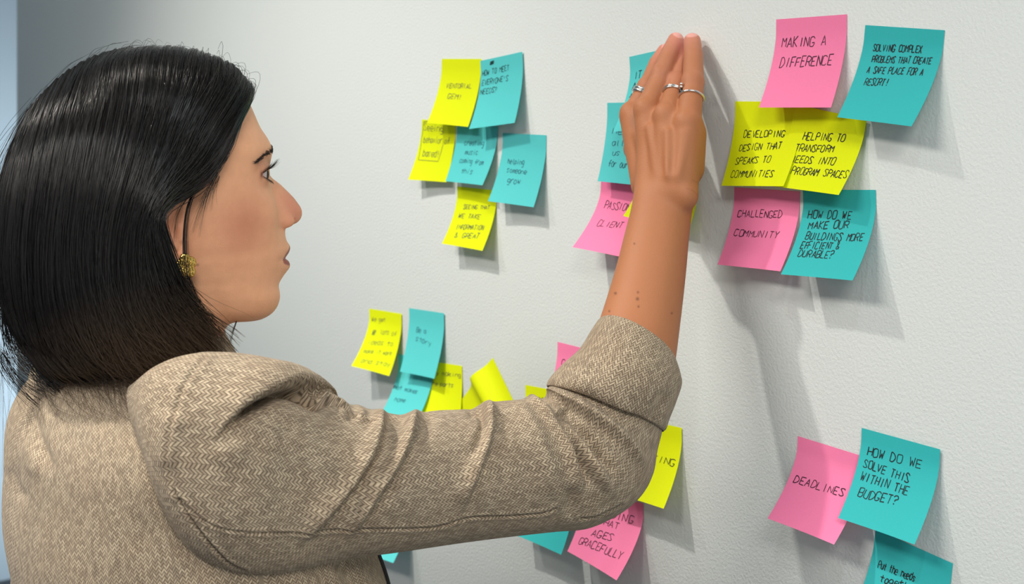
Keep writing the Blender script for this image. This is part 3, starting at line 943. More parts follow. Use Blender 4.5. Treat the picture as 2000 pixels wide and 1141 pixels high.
# ---- eyes, lashes, brow
sclera = simple('eye_white', (200, 193, 195), 0.2)
iris = simple('brown_iris', (58, 40, 32), 0.4)
iris.node_tree.nodes['Principled BSDF'].inputs['Specular IOR Level'].default_value = 0.1
pupil = simple('pupil', (8, 7, 7), 0.05)
lash = simple('black_lash_hair', (16, 13, 13), 0.5)
browm = simple('dark_brow_hair', (38, 28, 24), 0.6)
for ec, sg in zip(EYES, (1, -1)):
    nu, nvv = 40, 48
    gz = unit(FW+0.10*RT-0.03*U)
    s1 = unit(np.cross(gz, U)); s2 = np.cross(s1, gz)
    al = np.linspace(0, math.pi, nu)
    be = np.arange(nvv)*2*math.pi/nvv
    rr = 0.0120+0.0011*np.exp(-(al/0.42)**4)
    G = fromHead(ec)+(rr*np.cos(al))[:, None, None]*gz+(rr*np.sin(al))[:, None, None]*(np.cos(be)[None, :, None]*s1+np.sin(be)[None, :, None]*s2)
    f = grid_faces(nu, nvv, True)
    am = al[f.min(1)//nvv]
    fm = np.where(am < 0.17, 2, np.where(am < 0.5, 1, 0))
    mesh_obj('eye', G.reshape(-1, 3), f, [sclera, iris, pupil], person, PORG, fmat=fm)
    # lashes along the two lid edges
    g0 = unit(FW+LIDOUT*sg*RT)
    l0 = unit(np.cross(g0, U))
    P, rad = [], []
    for k in range(40):
        az = (-0.94+1.88*k/39)*LIDAZ+rng.normal(0, 0.015)
        lim = max(1-(az/LIDAZ)**2, 0)
        for up in (True, False):
            if not up and k % 2: continue
            eln = 0.34*lim**0.7 if up else -0.33*lim-0.02
            d = math.cos(eln)*(math.cos(az)*g0+math.sin(az)*l0)+math.sin(eln)*U
            o = fromHead(ec)+d*0.0134
            ln = (0.0085 if up else 0.0045)*(0.8+0.35*rng.random())
            t = np.linspace(0, 1, 6)[:, None]
            out = unit(d+0.25*math.sin(az)*l0+rng.normal(0, 0.11, 3))
            P.append(o+out*ln*t+U*((0.62 if up else -0.45)*ln*t**2-(0.12 if up else 0)*ln*t))
            rad.append(np.linspace(0.00022, 0.00006, 6))
    v, f = tubes(P, np.array(rad))
    mesh_obj('eyelash', v, f, lash, person, PORG)
    # brow
    from_px = ((494,317),(503,305),(514,296),(522,291),(526,291))
    P, rad = [], []
    crv = paramspline(np.array([list(p)+[l] for p, l in zip(from_px, (.052,.043,.032,.020,.011))], float), 60)
    tree_pts = LH
    for k in range(300):
        q = crv[min(int(rng.random()*60), 59)]
        u_ = (q[2]-.011)/.041
        c = toHead(HP3(q[0], q[1]+rng.normal(0, 3.6-2.4*u_), q[2]))
        c = np.array([c[0], q[2], c[2]])
        m_ = np.abs(LH[:, 1]-c[1])+np.abs(LH[:, 2]-c[2])+0.15*np.abs(LH[:, 0]-c[0])
        s_ = LH[np.argmin(m_)]
        p0 = np.array([s_[0]+0.0003, s_[1]*sg, s_[2]])
        dr = np.array([-0.55-0.4*u_, sg*0.75, 0.45-0.6*u_])
        dr = dr/np.linalg.norm(dr)+rng.normal(0, 0.15, 3)
        t = np.linspace(0, 1, 5)[:, None]
        ln = 0.0058*(0.7+0.5*rng.random())
        P.append(fromHead(p0+dr*ln*t+np.array([0.0011, 0, 0])*np.sin(t*math.pi)*1.2))
        rad.append(np.linspace(0.00019, 0.00006, 5))
    v, f = tubes(P, np.array(rad))
    mesh_obj('eyebrow', v, f, browm, person, PORG)

# ------------------------------------------------------------------ herringbone blazer
def tweed():
    m, nt, b = new_mat('herringbone_tweed')
    uvn = nt.nodes.new('ShaderNodeUVMap')
    uvn.uv_map = 'UVMap'
    tc = nt.nodes.new('ShaderNodeTexCoord')
    sx = nt.nodes.new('ShaderNodeSeparateXYZ')
    nt.links.new(uvn.outputs[0], sx.inputs[0])
    wob = noise(nt, uvn.outputs[0], 90.0, 2.0)
    u = math_node(nt, 'ADD', sx.outputs[0], math_node(nt, 'MULTIPLY', wob, 0.0010))
    v = sx.outputs[1]
    BW = 0.0022
    ub = math_node(nt, 'DIVIDE', u, BW)
    fl = math_node(nt, 'FLOOR', ub)
    par = math_node(nt, 'SUBTRACT', math_node(nt, 'MULTIPLY', math_node(nt, 'FLOORED_MODULO', fl, 2.0), 2.0), 1.0)
    fu = math_node(nt, 'SUBTRACT', ub, fl)
    q = math_node(nt, 'DIVIDE', math_node(nt, 'ADD', v, math_node(nt, 'MULTIPLY', math_node(nt, 'MULTIPLY', u, par), 1.35)), 0.0028)
    qf = math_node(nt, 'FLOOR', q)
    fr_ = math_node(nt, 'SUBTRACT', q, qf)
    # thread profile: rounded light yarn, dark gap, small dark gap at the column edge
    t1 = math_node(nt, 'ABSOLUTE', math_node(nt, 'SUBTRACT', fr_, 0.5))
    t2 = math_node(nt, 'ABSOLUTE', math_node(nt, 'SUBTRACT', fu, 0.5))
    g1 = nt.nodes.new('ShaderNodeMapRange'); g1.interpolation_type = 'SMOOTHSTEP'
    g1.inputs[1].default_value, g1.inputs[2].default_value = 0.20, 0.46
    nt.links.new(t1, g1.inputs[0])
    g2 = nt.nodes.new('ShaderNodeMapRange'); g2.interpolation_type = 'SMOOTHSTEP'
    g2.inputs[1].default_value, g2.inputs[2].default_value = 0.38, 0.5
    nt.links.new(t2, g2.inputs[0])
    gap = math_node(nt, 'MAXIMUM', g1.outputs[0], math_node(nt, 'MULTIPLY', g2.outputs[0], 0.55))
    cmb = nt.nodes.new('ShaderNodeCombineXYZ')
    nt.links.new(fl, cmb.inputs[0]); nt.links.new(qf, cmb.inputs[1])
    wn = nt.nodes.new('ShaderNodeTexWhiteNoise'); wn.noise_dimensions = '2D'
    nt.links.new(cmb.outputs[0], wn.inputs['Vector'])
    pat = noise(nt, tc.outputs['Object'], 45.0, 3.0, 0.6)
    pat2 = noise(nt, tc.outputs['Object'], 11.0, 2.0)
    yarn = mix_col(nt, wn.outputs['Value'], rgba((142, 127, 108)), rgba((214, 196, 168)))
    yarn = mix_col(nt, math_node(nt, 'MULTIPLY', pat, 0.45), yarn, rgba((184, 150, 120)))
    yarn = mix_col(nt, math_node(nt, 'MULTIPLY', pat2, 0.35), yarn, rgba((152, 144, 128)))
    fuzz = noise(nt, uvn.outputs[0], 1500.0, 2.0)
    gap2 = math_node(nt, 'MULTIPLY', gap, math_node(nt, 'ADD', math_node(nt, 'MULTIPLY', fuzz, 0.9), 0.35))
    sm = nt.nodes.new('ShaderNodeAttribute'); sm.attribute_name = 'seam'
    c = mix_col(nt, math_node(nt, 'MINIMUM', gap2, 0.85), yarn, rgba((66, 56, 44)))
    c = mix_col(nt, sm.outputs['Fac'], c, rgba((46, 40, 34)))
    nt.links.new(c, b.inputs['Base Color'])
    b.inputs['Roughness'].default_value = 0.85
    b.inputs['Specular IOR Level'].default_value = 0.15
    b.inputs['Sheen Weight'].default_value = 0.08
    h = math_node(nt, 'SUBTRACT', math_node(nt, 'MULTIPLY', fuzz, 0.3), gap)
    bump(nt, b, h, 0.55, 0.0008)
    return m
TW = tweed()

def seg_dist(P, poly):
    """signed distance (left of travel positive) and 0..1 position along a pixel polyline"""
    poly = spline(np.asarray(poly, float), max(24, 6*len(poly)))
    L = np.r_[0, np.cumsum(np.linalg.norm(np.diff(poly, axis=0), axis=1))]
    best = np.full(len(P), 1e9); sg = np.zeros(len(P)); al = np.zeros(len(P))
    for i in range(len(poly)-1):
        a, ab = poly[i], poly[i+1]-poly[i]
        l2 = ab@ab
        t = np.clip(((P-a)@ab)/l2, 0, 1)
        q = P-a-t[:, None]*ab
        d = np.hypot(q[:, 0], q[:, 1])
        m = d < best
        best[m] = d[m]
        sg[m] = np.sign(ab[0]*(P[m, 1]-a[1])-ab[1]*(P[m, 0]-a[0]))
        al[m] = (L[i]+t[m]*(L[i+1]-L[i]))/L[-1]
    return best*sg, al

def grid_normals(G):
    du = np.gradient(G, axis=0)
    dv = np.roll(G, -1, 1)-np.roll(G, 1, 1)
    n = np.cross(du, dv)
    n /= np.linalg.norm(n, axis=2, keepdims=True)+1e-12
    c = G.mean(1, keepdims=True)
    s = np.sign(((G-c)*n).sum(-1).mean(1, keepdims=True))[..., None]
    return n*np.where(s == 0, 1, s)

def sculpt(G, folds, seams=()):
    n, m, _ = G.shape
    Nn = grid_normals(G)
    V = G.reshape(-1, 3); Nv = Nn.reshape(-1, 3)
    vw = CAM-V
    vw /= np.linalg.norm(vw, axis=1, keepdims=True)
    fz = (Nv*vw).sum(1)
    face = smoothstep(-0.35, 0.05, fz)*(0.30+0.70*smoothstep(0.05, 0.55, fz))
    P = proj(V)
    disp = np.zeros(len(V))
    for poly, h, wl, wr, kind, f0, f1 in folds:
        d, al = seg_dist(P, poly)
        fade = smoothstep(-0.001, max(f0, 1e-3), al)*smoothstep(1.001, 1-max(f1, 1e-3), al)
        fade = np.where((f0 == 0) & (al < 0.01), np.exp(-(d/wl)**2)*0+1, fade)
        w_ = np.where(d > 0, wl, wr)
        if kind == 'ridge': disp += h*np.exp(-(d/w_)**2)*fade*face
        elif kind == 'step': disp += h*np.where(d > 0, np.exp(-(d/wl)), -0.9*np.exp(-(-d/wr)))*np.tanh(np.abs(d)/1.6)*fade*face
    sm = np.zeros(len(V))
    for poly, h, w_, dk in seams:
        d, al = seg_dist(P, poly)
        e = np.exp(-(d/w_)**2)*face
        disp -= h*e
        disp += h*0.8*np.exp(-((np.abs(d)-2.6*w_)/(1.5*w_))**2)*face
        sm = np.maximum(sm, dk*np.exp(-(d/(w_*0.55))**2)*face)
    return (V+Nv*disp[:, None]).reshape(n, m, 3), sm

def px_loft(rows, n, m, power=2.0):
    """rows: top px, bottom px, centre depth, half depth, px skew of the near side"""
    A = []
    for T, B, z, hd, sk in rows:
        C = PZ((T[0]+B[0])/2, (T[1]+B[1])/2, z)
        a = PZ(T[0], T[1], z)-C
        bdir = -unit(C-CAM)*hd+(R*sk[0]-U*sk[1])*z/FPX
        A.append(np.r_[C, a, bdir])
    A = np.array(A)
    L = np.r_[0, np.cumsum(np.linalg.norm(np.diff(A[:, :3], axis=0), axis=1)+0.6*np.linalg.norm(np.diff(A[:, 3:6], axis=0), axis=1))]
    dense = paramspline(A, 40*len(A))
    ld = np.interp(np.linspace(0, len(A)-1, len(dense)), np.arange(len(A)), L)
    s = np.linspace(0, L[-1], n)
    A = np.stack([np.interp(s, ld, dense[:, k]) for k in range(9)], -1)
    t = np.arange(m)*2*math.pi/m
    c, sn_ = np.cos(t), np.sin(t)
    cc = np.sign(c)*np.abs(c)**(2/power); ss = np.sign(sn_)*np.abs(sn_)**(2/power)
    G = A[:, None, :3]+cc[None, :, None]*A[:, None, 3:6]+ss[None, :, None]*A[:, None, 6:9]
    return G, s
def loft_uv(G, su=1.0):
    n, m, _ = G.shape
    per = np.linalg.norm(np.roll(G, -1, 1)-G, axis=2)
    u = np.cumsum(per, 1)-per
    u = np.repeat((np.arange(m)/m)[None]*np.median(per.sum(1)), n, 0)
    ln = np.linalg.norm(np.diff(G, axis=0), axis=2)
    v = np.vstack([np.zeros((1, m)), np.cumsum(ln, 0)])
    v = 0.3*v+0.7*v.mean(1, keepdims=True)
    return np.stack([u*su, v], -1).reshape(-1, 2)

# torso of the jacket
TRB = [(z, ox, oy, a, b) for z, ox, oy, a, b in TR_]
tr = trunk(1.0, TRB, 260)
JG = ring_loft(tr, 420, 2.35)
cre = [([(66,790),(74,840),(92,890),(112,935)], -0.0045, 16, 12, 'ridge', .25, .35), ([(20,905),(38,950),(62,990)], -0.004, 14, 10, 'ridge', .25, .35),
       ([(60,860),(66,900),(84,940)], 0.003, 16, 16, 'ridge', .3, .4), ([(660,1090),(690,1141),(700,1200)], -0.006, 22, 14, 'ridge', .1, .2), ([(600,1100),(650,1160),(680,1230)], -0.004, 18, 14, 'ridge', .2, .2),
       ([(250,1000),(330,1060),(420,1160)], -0.003, 40, 40, 'ridge', .3, .3)]
juv = loft_uv(JG)
JG, jsm = sculpt(JG, cre)
blazer = mesh_obj('blazer', JG.reshape(-1, 3), grid_faces(*JG.shape[:2], True), TW, person, PORG, uv=juv, attrs={'seam': jsm})
blazer.modifiers.new('cloth thickness', 'SOLIDIFY').thickness = 0.002

SL = [((262,752),(395,1070),.992,.045,(-40,0)), ((330,711),(428,1098),.972,.055,(-88,0)), ((395,691),(462,1112),.962,.060,(-108,0)), ((470,691),(508,1121),.960,.064,(-105,0)),
 ((553,711),(560,1119),.966,.066,(-92,0)), ((596,736),(612,1108),.976,.065,(-82,0)), ((622,766),(648,1099),.986,.063,(-74,0)), ((648,780),(676,1094),.994,.063,(-66,0)), ((690,793),(720,1087),1.003,.062,(-55,0)),
 ((748,806),(775,1080),1.013,.061,(-42,0)), ((800,808),(835,1071),1.023,.060,(-30,0)), ((860,802),(895,1062),1.034,.060,(-20,0)), ((915,799),(955,1054),1.045,.060,(-12,0)),
 ((965,786),(1020,1046),1.055,.060,(-6,0)), ((1008,786),(1085,1039),1.065,.060,(0,0)), ((1040,776),(1150,1032),1.073,.059,(4,0)), ((1058,774),(1213,1003),1.080,.057,(0,-4)),
 ((1067,770),(1254,967),1.085,.055,(-4,-8)), ((1071,766),(1276,925),1.089,.053,(-8,-12)), ((1073,760),(1284,880),1.092,.051,(-10,-15)), ((1079,750),(1292,848),1.095,.048,(-8,-16)), ((1092,730),(1300,812),1.098,.044,(-4,-18))]
SG, _ = px_loft(SL, 620, 400, 2.15)
FOLD = [
 ([(628,779),(590,760),(556,760),(505,781),(462,810),(432,842),(412,880)], 0.0115, 44, 26, 'step', .0, .45),
 ([(622,773),(592,760),(556,761),(510,783),(470,810),(446,836)], -0.0165, 8, 14, 'ridge', .0, .55),
 ([(640,770),(606,742),(560,728),(500,745),(455,780),(425,825)], 0.0030, 34, 34, 'ridge', .0, .3),
 ([(345,800),(334,860),(336,930)], 0.0035, 26, 20, 'ridge', .2, .3),
 ([(747,797),(738,850),(712,905),(672,960),(622,1012),(575,1072)], 0.0080, 17, 9, 'ridge', .0, .25),
 ([(762,805),(756,850),(732,908),(694,960),(648,1010)], -0.0040, 12, 12, 'ridge', .05, .3),
 ([(818,792),(800,852),(768,912),(732,962),(694,1018),(672,1060)], 0.0082, 16, 9, 'ridge', .0, .25),
 ([(838,802),(822,855),(790,915),(756,964),(716,1014)], -0.0040, 12, 14, 'ridge', .05, .3),
 ([(782,812),(772,860),(745,912),(706,960)], -0.0036, 14, 14, 'ridge', .0, .3),
 ([(926,780),(952,786),(959,820),(950,868),(931,914),(909,960),(901,1010)], 0.0080, 17, 9, 'ridge', .0, .3),
 ([(922,803),(938,806),(944,830),(934,866),(916,908)], -0.0072, 9, 10, 'ridge', .0, .5),
 ([(972,806),(970,850),(952,900),(930,950)], -0.0030, 18, 18, 'ridge', .1, .4),
 ([(1000,778),(1035,830),(1062,885),(1080,940),(1085,985)], 0.0058, 22, 20, 'ridge', .0, .35),
 ([(1029,762),(1070,805),(1102,850),(1121,900),(1131,950),(1128,1000)], 0.0095, 13, 12, 'ridge', .0, .5),
 ([(1056,775),(1092,822),(1122,868),(1142,920),(1152,962)], -0.0125, 11, 15, 'ridge', .0, .35),
 ([(1075,792),(1112,832),(1150,892),(1186,950),(1205,985)], 0.0092, 12, 12, 'ridge', .0, .35),
 ([(1092,800),(1140,845),(1180,900),(1206,945)], -0.0085, 12, 12, 'ridge', .05, .35),
 ([(1074,768),(1118,786),(1166,814),(1212,850),(1246,892),(1262,930)], 0.0082, 11, 10, 'ridge', .0, .3),
 ([(1085,783),(1130,806),(1176,840),(1212,880)], -0.0034, 9, 9, 'ridge', .1, .3),
 ([(1120,940),(1118,985),(1108,1020)], -0.0050, 16, 18, 'ridge', .4, .3),
 ([(480,880),(560,870),(640,900),(690,930)], 0.0020, 50, 50, 'ridge', .3, .3),
 ([(400,905),(450,880),(500,850)], 0.0028, 26, 22, 'ridge', .3, .4),
 ([(660,779),(668,800),(672,830)], 0.0030, 12, 12, 'ridge', .0, .6), ([(700,790),(706,812),(702,840)], 0.0034, 10, 10, 'ridge', .0, .6), ([(683,789),(688,812),(684,835)], -0.0026, 8, 8, 'ridge', .0, .6)]
SEAM = [([(400,700),(360,755),(338,830),(331,900),(341,960)], 0.0011, 4.0, 0.0), ([(341,960),(385,1031),(440,1094),(481,1117)], 0.0013, 2.6, 0.8),
        ([(345,968),(404,1021),(469,1039),(565,1041),(680,1034),(840,1031),(915,1012),(1000,1008),(1060,1003),(1085,994)], 0.0009, 2.0, 0.6),
        ([(1135,1014),(1170,1008),(1215,985)], 0.0009, 2.0, 0.6)]
suv = loft_uv(SG)
SG, ssm = sculpt(SG, FOLD, SEAM)
sleeve = mesh_obj('sleeve', SG.reshape(-1, 3), grid_faces(*SG.shape[:2], True)[:, ::-1], TW, blazer, PORG, uv=suv, attrs={'seam': ssm})
CF = [((1080,752),(1296,842),1.093,.047,(-8,-14)), ((1070,757),(1302,836),1.092,.051,(-8,-14)), ((1069,750),(1308,818),1.092,.054,(-4,-15)), ((1076,738),(1320,788),1.094,.055,(0,-17)), ((1096,716),(1331,754),1.098,.053,(6,-21)),
 ((1130,685),(1329,739),1.101,.050,(10,-24)), ((1152,650),(1323,724),1.104,.046,(14,-27)), ((1166,629),(1317,714),1.107,.0435,(16,-28)), ((1171,627),(1313,714),1.107,.0415,(16,-28)), ((1170,640),(1312,722),1.105,.040,(15,-27)), ((1150,690),(1310,750),1.1,.039,(8,-22))]
CG, _ = px_loft(CF, 260, 360, 2.1)
CG, csm = sculpt(CG, [([(1100,735),(1150,752),(1210,792),(1262,850)], 0.0022, 16, 14, 'ridge', .2, .2), ([(1300,760),(1286,800),(1262,850)], -0.0022, 14, 14, 'ridge', .2, .2), ([(1180,690),(1240,720),(1290,790)], 0.0015, 26, 26, 'ridge', .3, .3)])
mesh_obj('cuff', CG.reshape(-1, 3), grid_faces(*CG.shape[:2], True)[:, ::-1], TW, blazer, PORG, uv=loft_uv(CG), attrs={'seam': csm})
# far sleeve, hand in the jacket pocket
ls = np.array([BC[0], BC[1], EYE-0.225])-BR*0.150
lp = [ls+BR*0.03, ls, ls-BR*0.035-U*0.07, ls-BR*0.052-U*0.20-BF*0.01, ls-BR*0.058-U*0.31-BF*0.012, ls-BR*0.046-U*0.42+BF*0.035, ls-BR*0.020-U*0.50+BF*0.07]
lr = [.055, .064, .064, .060, .056, .050, .045]
lc = paramspline(np.c_[np.array(lp), np.array(lr)], 90)
rows = []
for i in range(90):
    T = unit(lc[min(i+1, 89), :3]-lc[max(i-1, 0), :3])
    a = unit(np.cross(T, BF))
    rows.append((lc[i, :3], a*lc[i, 3], np.cross(T, a)*lc[i, 3]))
LG = ring_loft(rows, 120, 2.0)
v, f = closed(LG)
mesh_obj('sleeve', v, f, TW, blazer, PORG, uv=np.vstack([loft_uv(LG), [[0, 0], [0, 0]]]), attrs={'seam': np.zeros(len(v))})
# dark bound front edges of the jacket
dark = simple('dark_edge_binding', (24, 24, 24), 0.7)
px_ = proj(JG.reshape(-1, 3))[:, 0].reshape(JG.shape[:2])
P, rad = [], []
rows_ = np.arange(60, 255, 3)
for k, (off, r) in enumerate(((0, 0.0030), (6, 0.0016))):
    idx = (np.argmax(px_[rows_], 1).mean()*np.ones(len(rows_))).astype(int)-off*0
    Q = JG[rows_, idx]+BF*0.002-(BR*0.0)
    Q = Q-R*(0.006*k)-F*(0.004*k)
    P.append(Q); rad.append(np.full(len(Q), r))
v, f = tubes(P, np.array(rad), 8)
mesh_obj('front_edge', v, f, dark, blazer, PORG)

# trousers and shoes, below the frame
navy = simple('navy_trouser_cloth', (34, 38, 52), 0.8)
hip = np.array([BC[0], BC[1], EYE-0.70])
VV, QQ, nv = [], [], 0
for sg in (1, -1):
    rows = []
    for z, r, o in ((0.06,.085,.085),(0.0,.098,.090),(-.10,.096,.092),(-.28,.080,.092),(-.45,.064,.092),(-.65,.058,.092),(-.80,.056,.092),(-.86,.058,.092)):
        rows.append(np.r_[hip+U*z+BR*o*sg, r*1.0, r*1.15])
    q = paramspline(np.array(rows), 60)
    v, f = closed(ring_loft([(x[:3], BR*x[3], BF*x[4]) for x in q], 64, 2.1))
    VV.append(v); QQ.append(f+nv); nv += len(v)
mesh_obj('trousers', np.vstack(VV), np.vstack(QQ), navy, person, PORG)
for sg in (1, -1):
    rows = []
    for y, a, h in ((-.085,.012,.012),(-.075,.030,.030),(-.03,.034,.040),(.03,.036,.032),(.09,.042,.022),(.13,.036,.016),(.155,.018,.009)):
        rows.append(np.r_[np.array([BC[0], BC[1], h+0.002])+BR*.092*sg+BF*(y+0.03), a, h])
    q = paramspline(np.array(rows), 40)
    v, f = closed(ring_loft([(x[:3], BR*x[3], U*x[4]) for x in q], 48, 2.6))
    mesh_obj('shoe', v, f, simple('black_shoe_leather', (22, 20, 20), 0.35), person, PORG)

# ------------------------------------------------------------------ hair
HG = [
 [(476,177,.004),(462,200,.032),(446,250,.058),(430,305,.070),(405,348,.080),(362,378,.088),(322,396,.092),(304,425,.093),(318,480,.092),(345,555,.090),(388,630,.086),(425,680,.082),(452,705,.078)],
 [(462,156,.0),(446,195,.036),(425,255,.064),(398,315,.080),(362,358,.089),(322,388,.094),(296,420,.096),(296,470,.096),(316,545,.094),(352,622,.092),(396,682,.090),(425,712,.088)],
 [(430,132,.0),(410,185,.045),(385,255,.074),(352,325,.088),(318,372,.095),(290,412,.098),(280,470,.098),(292,550,.098),(322,632,.097),(362,700,.096),(392,730,.095)],
 [(380,112,.0),(358,175,.052),(332,260,.082),(304,340,.094),(278,400,.099),(262,470,.100),(264,555,.101),(286,640,.102),(322,712,.103),(352,738,.103)],
 [(320,101,.0),(300,165,.055),(280,255,.084),(256,340,.095),(236,410,.099),(224,485,.101),(228,570,.103),(250,655,.105),(290,722,.107),(335,744,.107)],
 [(255,97,.0),(232,160,.053),(210,250,.081),(192,340,.092),(176,420,.096),(168,500,.098),(174,585,.100),(198,660,.101),(238,706,.102),(318,726,.102)],
 [(195,110,.0),(170,170,.048),(148,250,.073),(130,340,.084),(116,430,.088),(112,515,.089),(120,595,.089),(144,670,.088),(186,716,.087),(280,738,.085)],
 [(135,141,.0),(108,200,.036),(86,280,.058),(70,370,.068),(60,460,.071),(60,550,.070),(70,625,.067),(96,690,.064),(140,731,.060),(236,748,.056)],
 [(84,188,.0),(58,250,.022),(36,330,.036),(24,420,.043),(20,510,.044),(30,590,.041),(50,650,.037),(78,698,.033),(120,740,.029),(205,760,.026)],
 [(58,220,.0),(30,285,.003),(8,360,.004),(-6,440,.004),(-6,515,.003),(14,585,.001),(40,645,-.002),(70,694,-.005),(110,740,-.007),(180,768,-.008)]]
NG_ = len(HG)
GV = 40
GU = []
for gl in HG:
    W3 = np.array([HP3(*p) for p in gl])
    GU.append(spline(toHead(W3), GV))
GU = np.array(GU)                        # guides x points x head coords
TN = 181
def _table():
    u = np.clip(np.linspace(0, NG_-1, TN), 0, NG_-1-1e-6)
    i = np.floor(u).astype(int)
    t = (u-i)[..., None, None]
    im, i2, i3 = np.maximum(i-1, 0), i+1, np.minimum(i+2, NG_-1)
    a, b, c, d = GU[im], GU[i], GU[i2], GU[i3]
    return 0.5*((2*b)+(c-a)*t+(2*a-5*b+4*c-d)*t**2+(3*b-a-3*c+d)*t**3)
HT = _table()
def skull_sd(L):
    """signed distance to the head sampled at head-frame points"""
    d, i0 = HSDF
    W = fromHead(L)/VS-i0
    q = np.clip(np.round(W).astype(int), 1, np.array(d.shape)-2)
    g = np.stack([d[q[..., 0]+1, q[..., 1], q[..., 2]]-d[q[..., 0]-1, q[..., 1], q[..., 2]], d[q[..., 0], q[..., 1]+1, q[..., 2]]-d[q[..., 0], q[..., 1]-1, q[..., 2]],
                  d[q[..., 0], q[..., 1], q[..., 2]+1]-d[q[..., 0], q[..., 1], q[..., 2]-1]], -1)
    g = g/(np.linalg.norm(g, axis=-1, keepdims=True)+1e-9)
    gl = np.stack([g@FW, g@RT, g[..., 2]], -1)
    return d[q[..., 0], q[..., 1], q[..., 2]], gl
for _ in range(10):       # keep the hair clear of the scalp
    sd_, gl_ = skull_sd(HT)
    up_ = HT[..., 2:3] > toHead(HP3(330, 430))[2]
    HT = HT+np.where(up_, gl_*np.clip(0.0065-sd_, 0, 0.004)[..., None], 0)
HT[:, :, 1] = np.maximum(HT[:, :, 1], -0.012)
for _ in range(2):
    HT[1:-1, 1:-1] = 0.5*HT[1:-1, 1:-1]+0.125*(HT[:-2, 1:-1]+HT[2:, 1:-1]+HT[1:-1, :-2]+HT[1:-1, 2:])
def hair_at(u, side):
    """hair sheet at u in 0..NG_-1"""
    q = np.clip(np.asarray(u)/(NG_-1), 0, 1-1e-9)*(TN-1)
    i = np.floor(q).astype(int)
    t = (q-i)[..., None, None]
    return HT[i]*(1-t)+HT[np.minimum(i+1, TN-1)]*t
us = np.linspace(0, NG_-1, 90)
cen = np.array([-0.02, 0, -0.02])
HC = hair_at(us, 1)
def inset(C, amt):
    # move toward the head's own vertical axis and down from the crown
    d = C-cen
    n = d.copy()
    n[..., 2] = np.where(C[..., 2] > 0, d[..., 2], d[..., 2]*0.15)
    n /= np.linalg.norm(n, axis=-1, keepdims=True)+1e-9
    return C-n*amt, n
near, _ = inset(HC, 0.0045)
near = near[:, :29]
far = near*np.array([1, -1, 1])
sheet = np.concatenate([near, far[::-1][1:]], 0)
V1 = fromHead(sheet.reshape(-1, 3))
along = np.tile(np.linspace(0, 29/GV, 29), len(sheet))
F1 = grid_faces(len(sheet), 29)
# strands
hr = np.random.default_rng(11)
def strands(nst, spread, thick, side, fly=0.0):
    u = hr.random(nst)*(NG_-1)
    if side > 0 and nst > 2000: u = np.where(hr.random(nst) < 0.12, hr.random(nst)**2*0.8, u)
    C = hair_at(u, side).copy()
    _, nrm = inset(C, 0)
    k = GV
    tt = np.linspace(0, 1, k)[None, :, None]
    off = (hr.random((nst, 1, 1))-0.35)*spread
    clump = (0.0017*np.sin(u*23.0+2.0*np.sin(u*7))+0.0011*np.sin(u*61.0+3*np.sin(u*17)))[:, None, None]
    grow = 0.35+1.3*tt**1.5
    C = C+nrm*((off+clump)*grow+0.0005)
    # sideways drift and gentle waves
    tg = np.gradient(C, axis=1); tg /= np.linalg.norm(tg, axis=2, keepdims=True)+1e-9
    sdv = np.cross(tg, nrm)
    ph, fq = hr.random((nst, 1, 1))*6.28, 1.0+2.2*hr.random((nst, 1, 1))
    C = C+sdv*(hr.normal(0, 0.0035, (nst, 1, 1))*tt+hr.normal(0, 0.0011, (nst, 1, 1))*np.sin(fq*6.28*tt+ph)*tt)
    C = C+sdv*hr.normal(0, 0.009, (nst, 1, 1))*smoothstep(0.7, 1.0, tt)-nrm*0.010*smoothstep(0.72, 1.0, tt)*hr.random((nst, 1, 1))
    if fly > 0:
        C = C+nrm*(np.abs(hr.normal(0, fly, (nst, 1, 1)))*np.sin(tt*3.0+hr.random((nst, 1, 1))*0.6)**2)+sdv*hr.normal(0, fly*1.5, (nst, 1, 1))*tt**2
    C[..., 1] *= side
    # each strand ends at its own length
    e = 0.66+0.34*hr.random(nst)**0.8
    s = np.linspace(0, 1, 26)[None]*e[:, None]*(k-1)
    i = np.minimum(np.floor(s).astype(int), k-2)
    t = (s-i)[..., None]
    rows = np.arange(nst)[:, None]
    S = C[rows, i]*(1-t)+C[rows, i+1]*t
    rad = thick*(0.7+0.6*hr.random((nst, 1)))*np.interp(np.linspace(0, 1, 26), [0, 0.1, 0.8, 1], [0.7, 1, 0.9, 0.25])[None]
    shade = np.clip(0.42+0.34*np.sin(u*23.0+2.0*np.sin(u*7))+0.22*np.sin(u*61.0+3*np.sin(u*17))+hr.normal(0, 0.22, nst), 0, 1)
    return fromHead(S), rad, s/(k-1), shade
PV, PF, PA, PT = [V1], [F1], [along], [np.full(len(V1), 0.5)]
nv = len(V1)
for nst, spread, thick, side, fly in ((9000, 0.0050, 0.00030, 1, 0), (700, 0.006, 0.00042, 1, 0), (260, 0.006, 0.00014, 1, 0.010), (2600, 0.0050, 0.00042, -1, 0), (80, 0.006, 0.00014, -1, 0.010)):
    S, rad, al, shd = strands(nst, spread, thick, side, fly)
    v, f = tubes(S, rad, 3)
    PV.append(v); PF.append(f+nv); nv += len(v)
    PA.append(np.repeat(al.ravel(), 3))
    PT.append(np.repeat(shd, 26*3))
